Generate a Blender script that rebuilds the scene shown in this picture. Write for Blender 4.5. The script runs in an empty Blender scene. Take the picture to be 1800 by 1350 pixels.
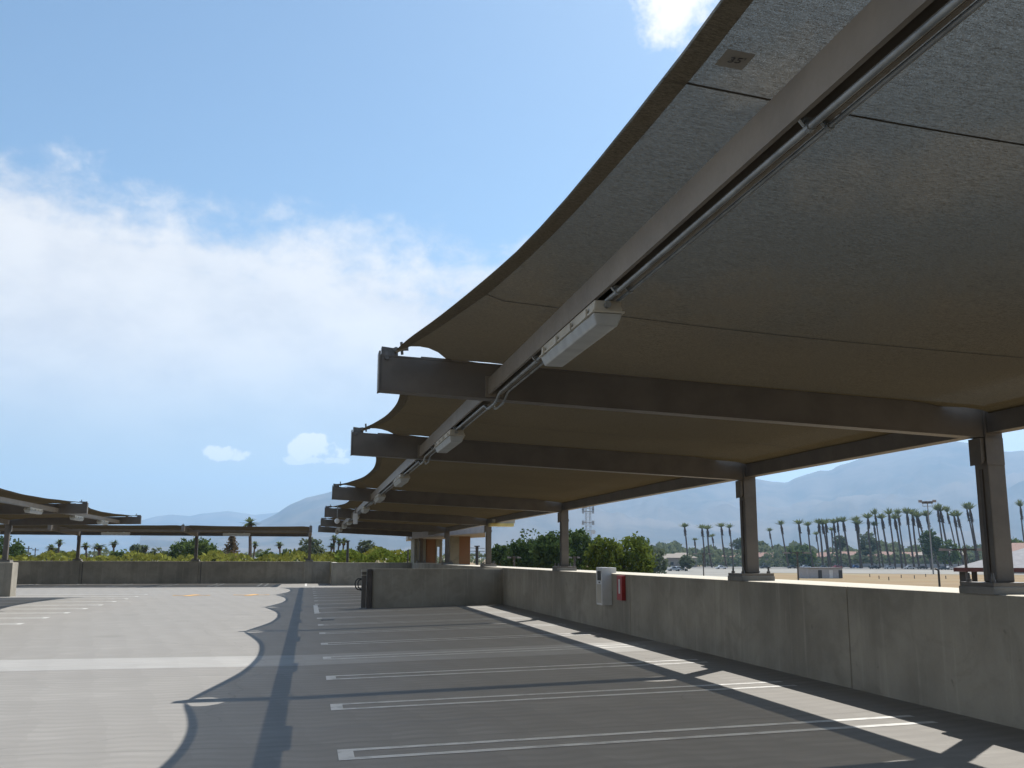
import bpy, bmesh, math, random
from mathutils import Vector, Matrix
random.seed(7)
C = bpy.context.scene
COL = C.collection
PI = math.pi
rad = math.radians

# ------------------------------------------------------------------ camera
F_PX, YAW, PIT, ROL, EYE = 1708.25, 0.2038, 0.1768, -0.003, 1.62
cam_d = bpy.data.cameras.new('camera')
cam = bpy.data.objects.new('camera', cam_d); COL.objects.link(cam)
fwd = Vector((math.sin(YAW)*math.cos(PIT), math.cos(YAW)*math.cos(PIT), math.sin(PIT)))
right = Vector((math.cos(YAW), -math.sin(YAW), 0))
up = right.cross(fwd)
r2 = right*math.cos(ROL) - up*math.sin(ROL)
u2 = right*math.sin(ROL) + up*math.cos(ROL)
M = Matrix((r2, u2, -fwd)).transposed().to_4x4()
M.translation = Vector((0, 0, EYE))
cam.matrix_world = M
cam_d.sensor_fit = 'HORIZONTAL'; cam_d.sensor_width = 36.0
cam_d.lens = F_PX/1800*36
cam_d.clip_start = 0.05; cam_d.clip_end = 60000
C.camera = cam

def ray(px, py):
    uu = (px-900)/F_PX; vv = (675-py)/F_PX
    return (r2*uu + u2*vv + fwd)
def on_y(px, Y, py=980):                    # the X of a bearing on the plane y = Y
    d = ray(px, py); return d.x/d.y*Y
def far(px, dist, py=980):                  # ground position at a bearing and distance
    d = ray(px, py); h = math.hypot(d.x, d.y); return (d.x/h*dist, d.y/h*dist)
def zat(px, py, dist):
    d = ray(px, py); h = math.hypot(d.x, d.y); return EYE + d.z/h*dist

# ------------------------------------------------------------------ world, sun, exposure
SUN = Vector((0.585, 0.49, 1.0)).normalized()          # towards the sun
EL = math.asin(SUN.z); AZ = math.atan2(SUN.x, SUN.y)
world = bpy.data.worlds.new('World'); C.world = world
world.use_nodes = True
NT = world.node_tree; NT.nodes.clear()
class NB:
    """small node-building helper"""
    def __init__(s, nt): s.nt = nt
    def n(s, typ, ins=None, **kw):
        nd = s.nt.nodes.new(typ)
        for k, v in kw.items(): setattr(nd, k, v)
        for k, v in (ins or {}).items():
            sock = nd.inputs[k]
            if isinstance(v, bpy.types.NodeSocket): s.nt.links.new(v, sock)
            else: sock.default_value = v
        return nd
    def m(s, op, a, b=0.0, c=0.0, clamp=False):
        nd = s.nt.nodes.new('ShaderNodeMath'); nd.operation = op; nd.use_clamp = clamp
        for i, v in enumerate((a, b, c)):
            if isinstance(v, bpy.types.NodeSocket): s.nt.links.new(v, nd.inputs[i])
            else: nd.inputs[i].default_value = v
        return nd.outputs[0]
    def ss(s, v, lo, hi, a=0.0, b=1.0):
        nd = s.nt.nodes.new('ShaderNodeMapRange'); nd.interpolation_type = 'SMOOTHSTEP'
        s.nt.links.new(v, nd.inputs[0])
        for i, x in enumerate((lo, hi, a, b)): nd.inputs[i+1].default_value = x
        return nd.outputs[0]
    def mix(s, f, a, b):
        nd = s.nt.nodes.new('ShaderNodeMix'); nd.data_type = 'RGBA'
        for i, v in ((0, f), (6, a), (7, b)):
            if isinstance(v, bpy.types.NodeSocket): s.nt.links.new(v, nd.inputs[i])
            else: nd.inputs[i].default_value = (*v, 1) if isinstance(v, tuple) and len(v) == 3 else v
        return nd.outputs[2]
    def noise(s, vec, scale, detail=4, rough=0.55, dist=0.0, out=0):
        nd = s.n('ShaderNodeTexNoise', {'Vector': vec, 'Scale': scale, 'Detail': detail, 'Roughness': rough, 'Distortion': dist})
        return nd.outputs[out]
    def scale(s, vec, sc):
        nd = s.n('ShaderNodeMapping', {'Vector': vec}); nd.inputs['Scale'].default_value = sc
        return nd.outputs[0]
w = NB(NT)
sky = w.n('ShaderNodeTexSky', sky_type='NISHITA')
sky.sun_disc = False; sky.sun_elevation = EL; sky.sun_rotation = AZ
sky.altitude = 60; sky.air_density = 1.0; sky.dust_density = 1.2; sky.ozone_density = 1.6
SKY_S = 0.080
tc = w.n('ShaderNodeTexCoord'); D = tc.outputs['Generated']
sep = w.n('ShaderNodeSeparateXYZ', {0: D})
az = w.m('MULTIPLY', w.m('ARCTAN2', sep.outputs[0], sep.outputs[1]), 180/PI)
el = w.m('MULTIPLY', w.m('ARCSINE', sep.outputs[2]), 180/PI)
# the big white bank on the left, its ragged top falling to the right
Dn = w.scale(D, (1.0, 1.0, 1.7))
n1 = w.noise(Dn, 4.2, 9, 0.58)
n2 = w.noise(Dn, 11.0, 8, 0.6)
n3 = w.noise(w.scale(D, (1.0, 1.0, 1.3)), 30.0, 6, 0.6, 0.4)
nn = w.m('ADD', w.m('ADD', w.m('MULTIPLY', w.m('SUBTRACT', n1, 0.5), 8.5), w.m('MULTIPLY', w.m('SUBTRACT', n2, 0.5), 8.5)), w.m('MULTIPLY', w.m('SUBTRACT', n3, 0.5), 4.5))
top = w.m('MULTIPLY_ADD', w.m('MAXIMUM', w.m('MINIMUM', az, 30.0), -55.0), -0.125, 18.6)
bank = w.ss(w.m('ADD', w.m('SUBTRACT', top, el), nn), -1.2, 3.4)
low = w.ss(el, 2.0, 13.0, 0.12, 1.0)
bank = w.m('MULTIPLY', bank, low)
bank = w.m('MULTIPLY', bank, w.ss(w.noise(Dn, 2.3, 5, 0.5), 0.25, 0.55, 0.72, 1.0))
def puff(a, e, sa, se, k=1.0, lo=-0.05, hi=0.45):
    da = w.m('DIVIDE', w.m('SUBTRACT', az, a), sa); de = w.m('DIVIDE', w.m('SUBTRACT', el, e), se)
    g = w.m('SUBTRACT', 1.0, w.m('ADD', w.m('MULTIPLY', da, da), w.m('MULTIPLY', de, de)))
    g = w.m('ADD', g, w.m('MULTIPLY', w.m('SUBTRACT', w.noise(D, 24.0, 8, 0.65), 0.5), 5.5))
    return w.m('MULTIPLY', w.ss(g, lo, hi), k)
cl = None
for args in ((-4.55, 5.75, 1.6, 0.50, 0.9), (0.6, 6.25, 1.9, 0.80, 0.9), (0.5, 5.5, 2.0, 0.30, 0.7), (21.8, 31.8, 2.4, 3.1, 0.85, -0.6, 1.3),
             (30.0, 26.8, 4.5, 1.7, 0.55, -1.2, 1.8), (38.0, 20.5, 8.0, 1.9, 0.5, -1.2, 1.8), (47, 34, 9, 4, 0.6, -1.0, 1.6), (-60, 22, 30, 9, 0.9), (110, 20, 40, 8, 0.8)):
    cl = puff(*args) if cl is None else w.m('MAXIMUM', cl, puff(*args))
# pale air near the horizon
skyc = w.n('ShaderNodeVectorMath', {0: sky.outputs[0], 1: (SKY_S,)*3}, operation='MULTIPLY').outputs[0]
SKYTINT = w.n('ShaderNodeVectorMath', {0: skyc, 1: (0.94, 1.09, 1.12)}, operation='MULTIPLY').outputs[0]
LOWC = w.mix(w.ss(el, -1.0, 17.0), (0.92, 0.68, 0.545), (1.0, 1.0, 1.0))
SKYTINT = w.n('ShaderNodeVectorMath', {0: SKYTINT, 1: LOWC}, operation='MULTIPLY').outputs[0]
bankc = w.mix(w.ss(w.m('ADD', w.m('MULTIPLY', n2, 0.6), w.m('MULTIPLY', n1, 0.4)), 0.36, 0.62), (0.53, 0.515, 0.515), (0.66, 0.63, 0.60))
colr = w.mix(bank, SKYTINT, bankc)
colr = w.mix(cl, colr, (0.84, 0.79, 0.75))
bg = w.n('ShaderNodeBackground', {'Color': colr, 'Strength': 1.0})
wo = w.n('ShaderNodeOutputWorld', {'Surface': bg.outputs[0]})

sd = bpy.data.lights.new('sun', 'SUN'); sun = bpy.data.objects.new('sun', sd); COL.objects.link(sun)
sd.energy = 5.0; sd.angle = rad(0.53); sd.color = (1.0, 0.955, 0.89)
sun.rotation_euler = (-SUN).to_track_quat('-Z', 'Y').to_euler()
sun.location = (10, 10, 40)
C.view_settings.view_transform = 'Standard'; C.view_settings.look = 'None'
C.view_settings.exposure = 0.6; C.view_settings.gamma = 1.0
C.render.engine = 'CYCLES'
C.cycles.use_denoising = True
C.cycles.denoising_prefilter = 'ACCURATE'
C.cycles.max_bounces = 8; C.cycles.transparent_max_bounces = 12; C.cycles.volume_bounces = 1
C.cycles.volume_step_rate = 10

# ------------------------------------------------------------------ materials
def mat(name):
    m = bpy.data.materials.new(name); m.use_nodes = True
    m.node_tree.nodes.clear(); return m, NB(m.node_tree)
def out(b, sh, vol=None):
    o = b.n('ShaderNodeOutputMaterial', {'Surface': sh})
def bump(b, h, strength=0.3, dist=0.01):
    return b.n('ShaderNodeBump', {'Height': h, 'Strength': strength, 'Distance': dist}).outputs[0]
def paint(name, col, rough=0.5, var=0.12, metal=0.0, sc=3.0, dirt=0.0):
    m, b = mat(name)
    t = b.n('ShaderNodeTexCoord').outputs['Object']
    n = b.noise(t, sc, 6, 0.6); f = b.noise(t, sc*14, 3, 0.5)
    c2 = tuple(max(0, c*(1-var*2)) for c in col); c3 = tuple(min(1, c*(1+var)) for c in col)
    k = b.mix(b.ss(n, 0.3, 0.72), c3, c2)
    if dirt:
        s = b.noise(b.scale(t, (6, 6, 0.6)), 1.0, 5, 0.6)
        k = b.mix(b.m('MULTIPLY', b.ss(s, 0.5, 0.75), dirt), k, tuple(c*0.45+0.02 for c in col))
    p = b.n('ShaderNodeBsdfPrincipled', {'Base Color': k, 'Roughness': b.m('MULTIPLY_ADD', f, 0.25, rough-0.12), 'Metallic': metal,
                                         'Normal': bump(b, f, 0.06, 0.004)})
    out(b, p.outputs[0]); return m
M_BEAM = paint('brown_painted_steel', (0.116, 0.101, 0.085), 0.5, 0.10)
M_PURLIN = paint('taupe_painted_steel', (0.185, 0.158, 0.124), 0.5, 0.08)
M_GALV = paint('galvanised_steel', (0.26, 0.275, 0.275), 0.5, 0.15, 0.75, 6)
M_BOLT = paint('dull_steel', (0.12, 0.115, 0.11), 0.45, 0.2, 0.6, 20)
M_LAMPBODY = paint('warm_grey_plastic', (0.42, 0.39, 0.32), 0.5, 0.08)
M_WHITE = paint('white_paint_metal', (0.62, 0.63, 0.63), 0.45, 0.06)
M_REDP = paint('red_paint', (0.34, 0.030, 0.028), 0.45, 0.15)
M_DARK = paint('dark_steel', (0.035, 0.035, 0.035), 0.5, 0.2)
M_DARKBROWN = paint('dark_brown_steel', (0.07, 0.058, 0.05), 0.5, 0.2)
M_SCREEN = paint('dark_glass', (0.012, 0.016, 0.018), 0.2, 0.1)
M_CREAM = paint('cream_render', (0.62, 0.57, 0.46), 0.8, 0.06)
M_SLAB = paint('pale_grey_render', (0.38, 0.375, 0.385), 0.85, 0.05)
M_WHITEROOF = paint('white_metal_roof', (0.25, 0.25, 0.262), 0.95, 0.07)
M_REDROOF = paint('terracotta_tiles', (0.24, 0.125, 0.095), 0.8, 0.15)
M_STUCCO = paint('pale_stucco', (0.30, 0.26, 0.22), 0.85, 0.08)
M_PALMTRUNK = paint('palm_bark', (0.095, 0.072, 0.055), 0.9, 0.25, 0, 2)
M_BARK = paint('bark', (0.10, 0.08, 0.06), 0.9, 0.25, 0, 4)
M_TOWER = paint('grey_lattice_steel', (0.30, 0.31, 0.33), 0.5, 0.1, 0.3)
M_PALEPOLE = paint('pale_pole_steel', (0.26, 0.265, 0.27), 0.5, 0.1, 0.3)
M_PALEHEAD = paint('pale_lamp_head', (0.26, 0.215, 0.185), 0.5, 0.1)
M_MAROON = paint('maroon_steel', (0.10, 0.030, 0.028), 0.5, 0.1)
M_GLASS = paint('window_glass', (0.03, 0.04, 0.05), 0.12, 0.1)
M_YELLOW = paint('yellow_plastic', (0.62, 0.52, 0.20), 0.5, 0.08)
M_TYRE = paint('black_rubber', (0.02, 0.02, 0.02), 0.9, 0.1)

def concrete_wall(name, col, streak=1.0):
    m, b = mat(name)
    t = b.n('ShaderNodeTexCoord').outputs['Object']
    big = b.noise(t, 0.7, 6, 0.6); st = b.noise(b.scale(t, (1.5, 1.5, 0.10)), 1.0, 8, 0.68, 0.5)
    st2 = b.noise(b.scale(t, (9.5, 9.5, 0.5)), 1.0, 4, 0.6)
    fine = b.noise(t, 34, 4, 0.6); pit = b.noise(t, 7.0, 3, 0.5)
    k = b.mix(b.ss(big, 0.3, 0.7), tuple(c*1.16 for c in col), tuple(c*0.74 for c in col))
    k = b.mix(b.m('MULTIPLY', b.ss(st, 0.50, 0.68), 0.40*streak), k, tuple(c*0.50 for c in col))
    k = b.mix(b.m('MULTIPLY', b.ss(st2, 0.55, 0.72), 0.42*streak), k, tuple(c*1.42 for c in col))
    bl = b.noise(t, 1.7, 7, 0.65, 0.8)
    k = b.mix(b.m('MULTIPLY', b.ss(bl, 0.46, 0.66), 0.42), k, tuple(c*0.60 for c in col))
    dots = b.n('ShaderNodeTexVoronoi', {'Vector': t, 'Scale': 2.3, 'Randomness': 1.0}).outputs['Distance']
    k = b.mix(b.ss(dots, 0.012, 0.030, 0.75, 0.0), k, tuple(c*0.3 for c in col))
    k = b.mix(b.m('MULTIPLY', b.ss(pit, 0.70, 0.76), 0.5), k, tuple(c*0.5 for c in col))
    k = b.mix(b.m('MULTIPLY', fine, 0.22), k, tuple(c*0.6 for c in col))
    # extra sunlight on wall tops painted in: upward faces get a paler colour
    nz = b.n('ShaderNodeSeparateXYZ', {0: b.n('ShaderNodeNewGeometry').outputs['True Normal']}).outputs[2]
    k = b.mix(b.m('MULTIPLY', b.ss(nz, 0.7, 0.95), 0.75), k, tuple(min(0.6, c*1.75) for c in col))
    p = b.n('ShaderNodeBsdfPrincipled', {'Base Color': k, 'Roughness': 0.88, 'Normal': bump(b, b.m('ADD', fine, b.m('MULTIPLY', st, 0.6)), 0.25, 0.01)})
    out(b, p.outputs[0]); return m
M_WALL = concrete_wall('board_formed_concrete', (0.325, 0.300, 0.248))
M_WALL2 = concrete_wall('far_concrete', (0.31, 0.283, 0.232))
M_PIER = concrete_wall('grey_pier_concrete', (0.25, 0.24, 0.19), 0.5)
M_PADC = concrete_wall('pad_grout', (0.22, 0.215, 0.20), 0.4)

def deck_mat(name, col, broom=1.0):
    m, b = mat(name)
    t = b.n('ShaderNodeTexCoord').outputs['Object']
    big = b.noise(t, 0.35, 6, 0.6, 0.4)
    # broom strokes run across the lanes in overlapping swathes
    sw = b.noise(b.scale(t, (1.1, 1.9, 1)), 1.0, 2, 0.5, 0.9)
    br = b.noise(b.scale(t, (1.6, 44, 1)), 1.0, 4, 0.65, 0.25)
    br2 = b.noise(b.scale(t, (0.55, 9.5, 1)), 1.0, 3, 0.6, 0.3)
    diag = b.n('ShaderNodeMapping', {'Vector': t}); diag.inputs['Rotation'].default_value = (0, 0, rad(28)); diag.inputs['Scale'].default_value = (1.15, 2.1, 1)
    quilt = b.n('ShaderNodeTexVoronoi', {'Vector': diag.outputs[0], 'Scale': 0.9, 'Randomness': 0.55}, feature='F1').outputs['Distance']
    br3 = b.noise(b.scale(t, (0.55, 7.0, 1)), 1.0, 6, 0.72, 0.5)
    dg = b.n('ShaderNodeMapping', {'Vector': t}); dg.inputs['Rotation'].default_value = (0, 0, rad(-32)); dg.inputs['Scale'].default_value = (0.7, 3.2, 1)
    br4 = b.noise(dg.outputs[0], 1.0, 4, 0.6, 0.6)
    sp0 = b.n('ShaderNodeSeparateXYZ', {0: t})
    wob = b.noise(b.scale(t, (0.9, 0.5, 1)), 1.0, 4, 0.6)
    ph = b.m('ADD', b.m('MULTIPLY', b.m('SINE', b.m('MULTIPLY', sp0.outputs[0], 2*PI/0.62)), 0.9), b.m('MULTIPLY', wob, 9.0))
    rip = b.m('SINE', b.m('ADD', b.m('MULTIPLY', sp0.outputs[1], 2*PI/0.235), ph))
    colm = b.m('FRACT', b.m('ADD', b.m('DIVIDE', sp0.outputs[0], 0.62), b.m('MULTIPLY_ADD', sp0.outputs[1], 0.33, b.m('MULTIPLY', wob, 1.3))))
    pres = b.ss(b.noise(t, 0.55, 4, 0.6), 0.30, 0.60, 0.35, 1.0)
    fine = b.noise(t, 60, 3, 0.6)
    k = b.mix(b.ss(big, 0.3, 0.7), tuple(c*1.08 for c in col), tuple(c*0.88 for c in col))
    k = b.mix(b.m('MULTIPLY', b.ss(quilt, 0.2, 0.7), 0.42*broom), k, tuple(c*0.62 for c in col))
    k = b.mix(b.m('MULTIPLY', b.ss(sw, 0.4, 0.65), 0.22*broom), k, tuple(c*0.7 for c in col))
    k = b.mix(b.m('MULTIPLY', b.ss(br, 0.38, 0.64), 0.62*broom), k, tuple(c*0.62 for c in col))
    k = b.mix(b.m('MULTIPLY', b.ss(br2, 0.43, 0.60), 0.36*broom), k, tuple(c*0.72 for c in col))
    k = b.mix(b.m('MULTIPLY', b.ss(br3, 0.44, 0.58), 0.62*broom), k, tuple(c*0.70 for c in col))
    k = b.mix(b.m('MULTIPLY', b.ss(br4, 0.46, 0.56), 0.50*broom), k, tuple(c*0.76 for c in col))
    k = b.mix(b.m('MULTIPLY', b.m('MULTIPLY', b.ss(rip, -0.5, 0.8), pres), 0.55*broom), k, tuple(c*0.60 for c in col))
    k = b.mix(b.m('MULTIPLY', b.m('MULTIPLY', b.ss(colm, 0.25, 0.9), pres), 0.50*broom), k, tuple(c*0.64 for c in col))
    k = b.mix(b.m('MULTIPLY', fine, 0.25), k, tuple(c*0.65 for c in col))
    spot = b.noise(t, 1.3, 3, 0.5)
    k = b.mix(b.m('MULTIPLY', b.ss(spot, 0.68, 0.78), 0.35), k, tuple(c*0.5 for c in col))
    oil = b.n('ShaderNodeTexVoronoi', {'Vector': b.n('ShaderNodeVectorMath', {0: t, 1: b.n('ShaderNodeVectorMath', {0: b.n('ShaderNodeTexNoise', {'Vector': t, 'Scale': 3.0, 'Detail': 4}).outputs['Color'], 1: (0.35, 0.35, 0)}, operation='MULTIPLY').outputs[0]}, operation='ADD').outputs[0], 'Scale': 0.42, 'Randomness': 1.0}).outputs['Distance']
    k = b.mix(b.m('MULTIPLY', b.ss(oil, 0.05, 0.16, 1.0, 0.0), 0.30*broom), k, tuple(c*0.42 for c in col))
    drip = b.n('ShaderNodeTexVoronoi', {'Vector': t, 'Scale': 1.9, 'Randomness': 1.0}).outputs['Distance']
    k = b.mix(b.ss(drip, 0.02, 0.05, 0.40*broom, 0.0), k, tuple(c*0.42 for c in col))
    crv = b.n('ShaderNodeVectorMath', {0: t, 1: b.n('ShaderNodeVectorMath', {0: b.n('ShaderNodeTexNoise', {'Vector': t, 'Scale': 1.2, 'Detail': 6}).outputs['Color'], 1: (0.9, 0.9, 0)}, operation='MULTIPLY').outputs[0]}, operation='ADD').outputs[0]
    cr = b.n('ShaderNodeTexVoronoi', {'Vector': crv, 'Scale': 0.16}, feature='DISTANCE_TO_EDGE').outputs['Distance']
    k = b.mix(b.ss(cr, 0.0006, 0.0022, 0.35*broom, 0.0), k, tuple(c*0.42 for c in col))
    # sawn joints every 5.4 m
    sp = b.n('ShaderNodeSeparateXYZ', {0: t})
    jy = b.m('ABSOLUTE', b.m('SUBTRACT', b.m('FRACT', b.m('DIVIDE', b.m('ADD', sp.outputs[1], 101.6), 5.4)), 0.5))
    k = b.mix(b.m('MULTIPLY', b.ss(jy, 0.0016, 0.0034, 1.0, 0.0), 0.4), k, tuple(c*0.4 for c in col))
    p = b.n('ShaderNodeBsdfPrincipled', {'Base Color': k, 'Roughness': 0.85, 'Normal': bump(b, b.m('ADD', br, b.m('MULTIPLY', fine, 0.5)), 0.35, 0.008)})
    out(b, p.outputs[0]); return m
M_DECK = deck_mat('broomed_concrete', (0.302, 0.287, 0.262))
M_BAND = deck_mat('smooth_pale_concrete', (0.36, 0.35, 0.328), 0.35)

def line_mat(name, col, wear=0.45):
    m, b = mat(name)
    t = b.n('ShaderNodeTexCoord').outputs['Object']
    n = b.noise(t, 4, 8, 0.72); f = b.noise(b.scale(t, (3, 40, 1)), 1.0, 5, 0.7)
    k = b.mix(b.m('MULTIPLY', b.ss(n, 0.46, 0.62), wear), col, tuple(c*0.52 for c in col))
    k = b.mix(b.m('MULTIPLY', b.ss(f, 0.5, 0.72), wear), k, tuple(c*0.62 for c in col))
    out(b, b.n('ShaderNodeBsdfPrincipled', {'Base Color': k, 'Roughness': 0.7}).outputs[0]); return m
M_LINE = line_mat('worn_white_paint', (0.56, 0.555, 0.53), 0.62)
M_ORANGE = line_mat('orange_paint', (0.62, 0.33, 0.08), 0.3)

def fabric_mat(name, tmax, col, trans=0.42):
    """knitted shade cloth: open weave that lets light straight through, closing at grazing angles"""
    m, b = mat(name)
    t = b.n('ShaderNodeTexCoord').outputs['Object']
    wv = b.noise(b.scale(t, (48, 150, 20)), 1.0, 6, 0.7)
    wv2 = b.noise(b.scale(t, (14, 210, 20)), 1.0, 5, 0.7)
    gr = b.noise(t, 210, 3, 0.65)
    big = b.noise(t, 0.6, 4, 0.5)
    k = b.mix(b.ss(wv, 0.32, 0.68), tuple(c*0.55 for c in col), tuple(c*1.45 for c in col))
    k = b.mix(b.m('MULTIPLY', b.ss(wv2, 0.40, 0.66), 0.45), k, tuple(c*1.7 for c in col))
    k = b.mix(b.m('MULTIPLY', b.ss(gr, 0.42, 0.66), 0.5), k, tuple(c*0.5 for c in col))
    k = b.mix(b.m('MULTIPLY', b.ss(big, 0.35, 0.65), 0.3), k, tuple(c*0.7 for c in col))
    fac = b.m('SUBTRACT', 1.0, b.n('ShaderNodeLayerWeight', {'Blend': 0.5}).outputs['Facing'])
    T = b.m('MULTIPLY', b.ss(fac, 0.12, 0.80, 0.05, 1.0), tmax)
    T = b.m('MULTIPLY', T, b.m('ADD', b.m('MULTIPLY_ADD', b.m('SUBTRACT', gr, 0.5), 4.0, 0.75), b.m('MULTIPLY_ADD', b.m('SUBTRACT', wv, 0.5), 2.2, b.m('MULTIPLY_ADD', b.m('SUBTRACT', wv2, 0.5), 1.8, 0.25))), clamp=True)
    d = b.n('ShaderNodeBsdfDiffuse', {'Color': k}).outputs[0]
    tl = b.n('ShaderNodeBsdfTranslucent', {'Color': k}).outputs[0]
    sh = b.n('ShaderNodeMixShader', {0: trans, 1: d, 2: tl}).outputs[0]
    tr = b.n('ShaderNodeBsdfTransparent', {'Color': (1.0, 0.93, 0.80, 1)}).outputs[0]
    out(b, b.n('ShaderNodeMixShader', {0: T, 1: sh, 2: tr}).outputs[0]); return m
M_FABRIC = fabric_mat('brown_shade_cloth', 0.148, (0.082, 0.062, 0.033), 0.11)
M_HEM = fabric_mat('doubled_shade_cloth', 0.02, (0.125, 0.108, 0.080), 0.2)
M_SEAM = fabric_mat('sewn_seam', 0.0, (0.055, 0.048, 0.038), 0.1)
M_TAG = paint('cloth_label', (0.21, 0.195, 0.165), 0.9, 0.06)

def lens_mat():
    m, b = mat('frosted_lens')
    t = b.n('ShaderNodeTexCoord').outputs['Object']
    n = b.noise(b.scale(t, (3, 9, 9)), 1.0, 4, 0.6)
    k = b.mix(b.ss(n, 0.3, 0.7), (0.62, 0.64, 0.62), (0.46, 0.47, 0.46))
    p = b.n('ShaderNodeBsdfPrincipled', {'Base Color': k, 'Roughness': 0.28, 'Transmission Weight': 0.15, 'IOR': 1.4})
    tl = b.n('ShaderNodeBsdfTranslucent', {'Color': (0.6, 0.62, 0.6, 1)})
    out(b, b.n('ShaderNodeMixShader', {0: 0.3, 1: p.outputs[0], 2: tl.outputs[0]}).outputs[0]); return m
M_LENS = lens_mat()

def stone_mat():
    m, b = mat('orange_sandstone')
    t = b.n('ShaderNodeTexCoord').outputs['Object']
    sp = b.n('ShaderNodeSeparateXYZ', {0: t})
    cell = b.n('ShaderNodeTexWhiteNoise', {'Vector': b.n('ShaderNodeVectorMath', {0: b.n('ShaderNodeVectorMath', {0: t, 1: (1.0, 1.0, 0.85)}, operation='DIVIDE').outputs[0]}, operation='FLOOR').outputs[0]}, noise_dimensions='3D').outputs['Value']
    k = b.mix(cell, (0.20, 0.095, 0.048), (0.17, 0.11, 0.065))
    k = b.mix(b.m('MULTIPLY', b.noise(t, 2.5, 5, 0.6), 0.6), k, (0.27, 0.14, 0.07))
    out(b, b.n('ShaderNodeBsdfPrincipled', {'Base Color': k, 'Roughness': 0.7}).outputs[0]); return m
M_STONE = stone_mat()

def leaf_mat(name, a, c2, sc=0.9, tr=0.3):
    m, b = mat(name)
    t = b.n('ShaderNodeTexCoord').outputs['Object']
    n = b.noise(t, sc, 4, 0.6); f = b.noise(t, sc*9, 3, 0.6)
    k = b.mix(b.ss(b.m('ADD', b.m('MULTIPLY', n, 0.65), b.m('MULTIPLY', f, 0.35)), 0.36, 0.64), a, c2)
    d = b.n('ShaderNodeBsdfDiffuse', {'Color': k}).outputs[0]; tl = b.n('ShaderNodeBsdfTranslucent', {'Color': k}).outputs[0]
    out(b, b.n('ShaderNodeMixShader', {0: tr, 1: d, 2: tl}).outputs[0]); return m
L_DARK = leaf_mat('dark_green_leaves', (0.037, 0.065, 0.023), (0.089, 0.130, 0.042))
L_MID = leaf_mat('mid_green_leaves', (0.065, 0.104, 0.032), (0.131, 0.174, 0.054))
L_YEL = leaf_mat('yellow_green_leaves', (0.102, 0.119, 0.027), (0.202, 0.212, 0.046), 1.4)
L_BRIGHT = leaf_mat('bright_green_leaves', (0.072, 0.108, 0.024), (0.153, 0.188, 0.036), 1.2)
L_GREY = leaf_mat('grey_green_leaves', (0.086, 0.109, 0.063), (0.161, 0.190, 0.115), 0.6)
L_BROWN = leaf_mat('dry_brown_needles', (0.12, 0.09, 0.05), (0.20, 0.15, 0.09), 0.8)
L_PALM = leaf_mat('palm_fronds', (0.085, 0.116, 0.043), (0.186, 0.217, 0.085), 0.5)
L_SKIRT = leaf_mat('dead_palm_fronds', (0.055, 0.04, 0.028), (0.11, 0.08, 0.055), 1.0, 0.1)

def ground_mat():
    m, b = mat('dry_field')
    t = b.n('ShaderNodeTexCoord').outputs['Object']
    n = b.noise(t, 0.012, 6, 0.6, 0.5); f = b.noise(t, 0.25, 6, 0.65); r = b.noise(b.scale(t, (0.02, 0.16, 1)), 1.0, 4, 0.6)
    k = b.mix(b.ss(f, 0.3, 0.7), (0.215, 0.135, 0.045), (0.17, 0.105, 0.038))
    k = b.mix(b.m('MULTIPLY', b.ss(r, 0.48, 0.65), 0.55), k, (0.235, 0.18, 0.10))
    k = b.mix(b.m('MULTIPLY', b.ss(n, 0.52, 0.68), 0.5), k, (0.22, 0.20, 0.10))
    out(b, b.n('ShaderNodeBsdfPrincipled', {'Base Color': k, 'Roughness': 0.95}).outputs[0]); return m
M_FIELD = ground_mat()
M_ROAD = paint('pale_road', (0.20, 0.19, 0.165), 0.9, 0.08, 0, 0.05)
M_LOT = paint('pale_lot', (0.135, 0.13, 0.12), 0.9, 0.10, 0, 0.05)
def mountain_mat():
    m, b = mat('bare_mountain_rock')
    t = b.n('ShaderNodeTexCoord').outputs['Object']
    n = b.noise(t, 0.0016, 8, 0.6, 0.6)
    k = b.mix(b.ss(n, 0.35, 0.65), (0.155, 0.125, 0.10), (0.075, 0.066, 0.056))
    out(b, b.n('ShaderNodeBsdfDiffuse', {'Color': k}).outputs[0]); return m
M_MTN = mountain_mat()

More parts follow.
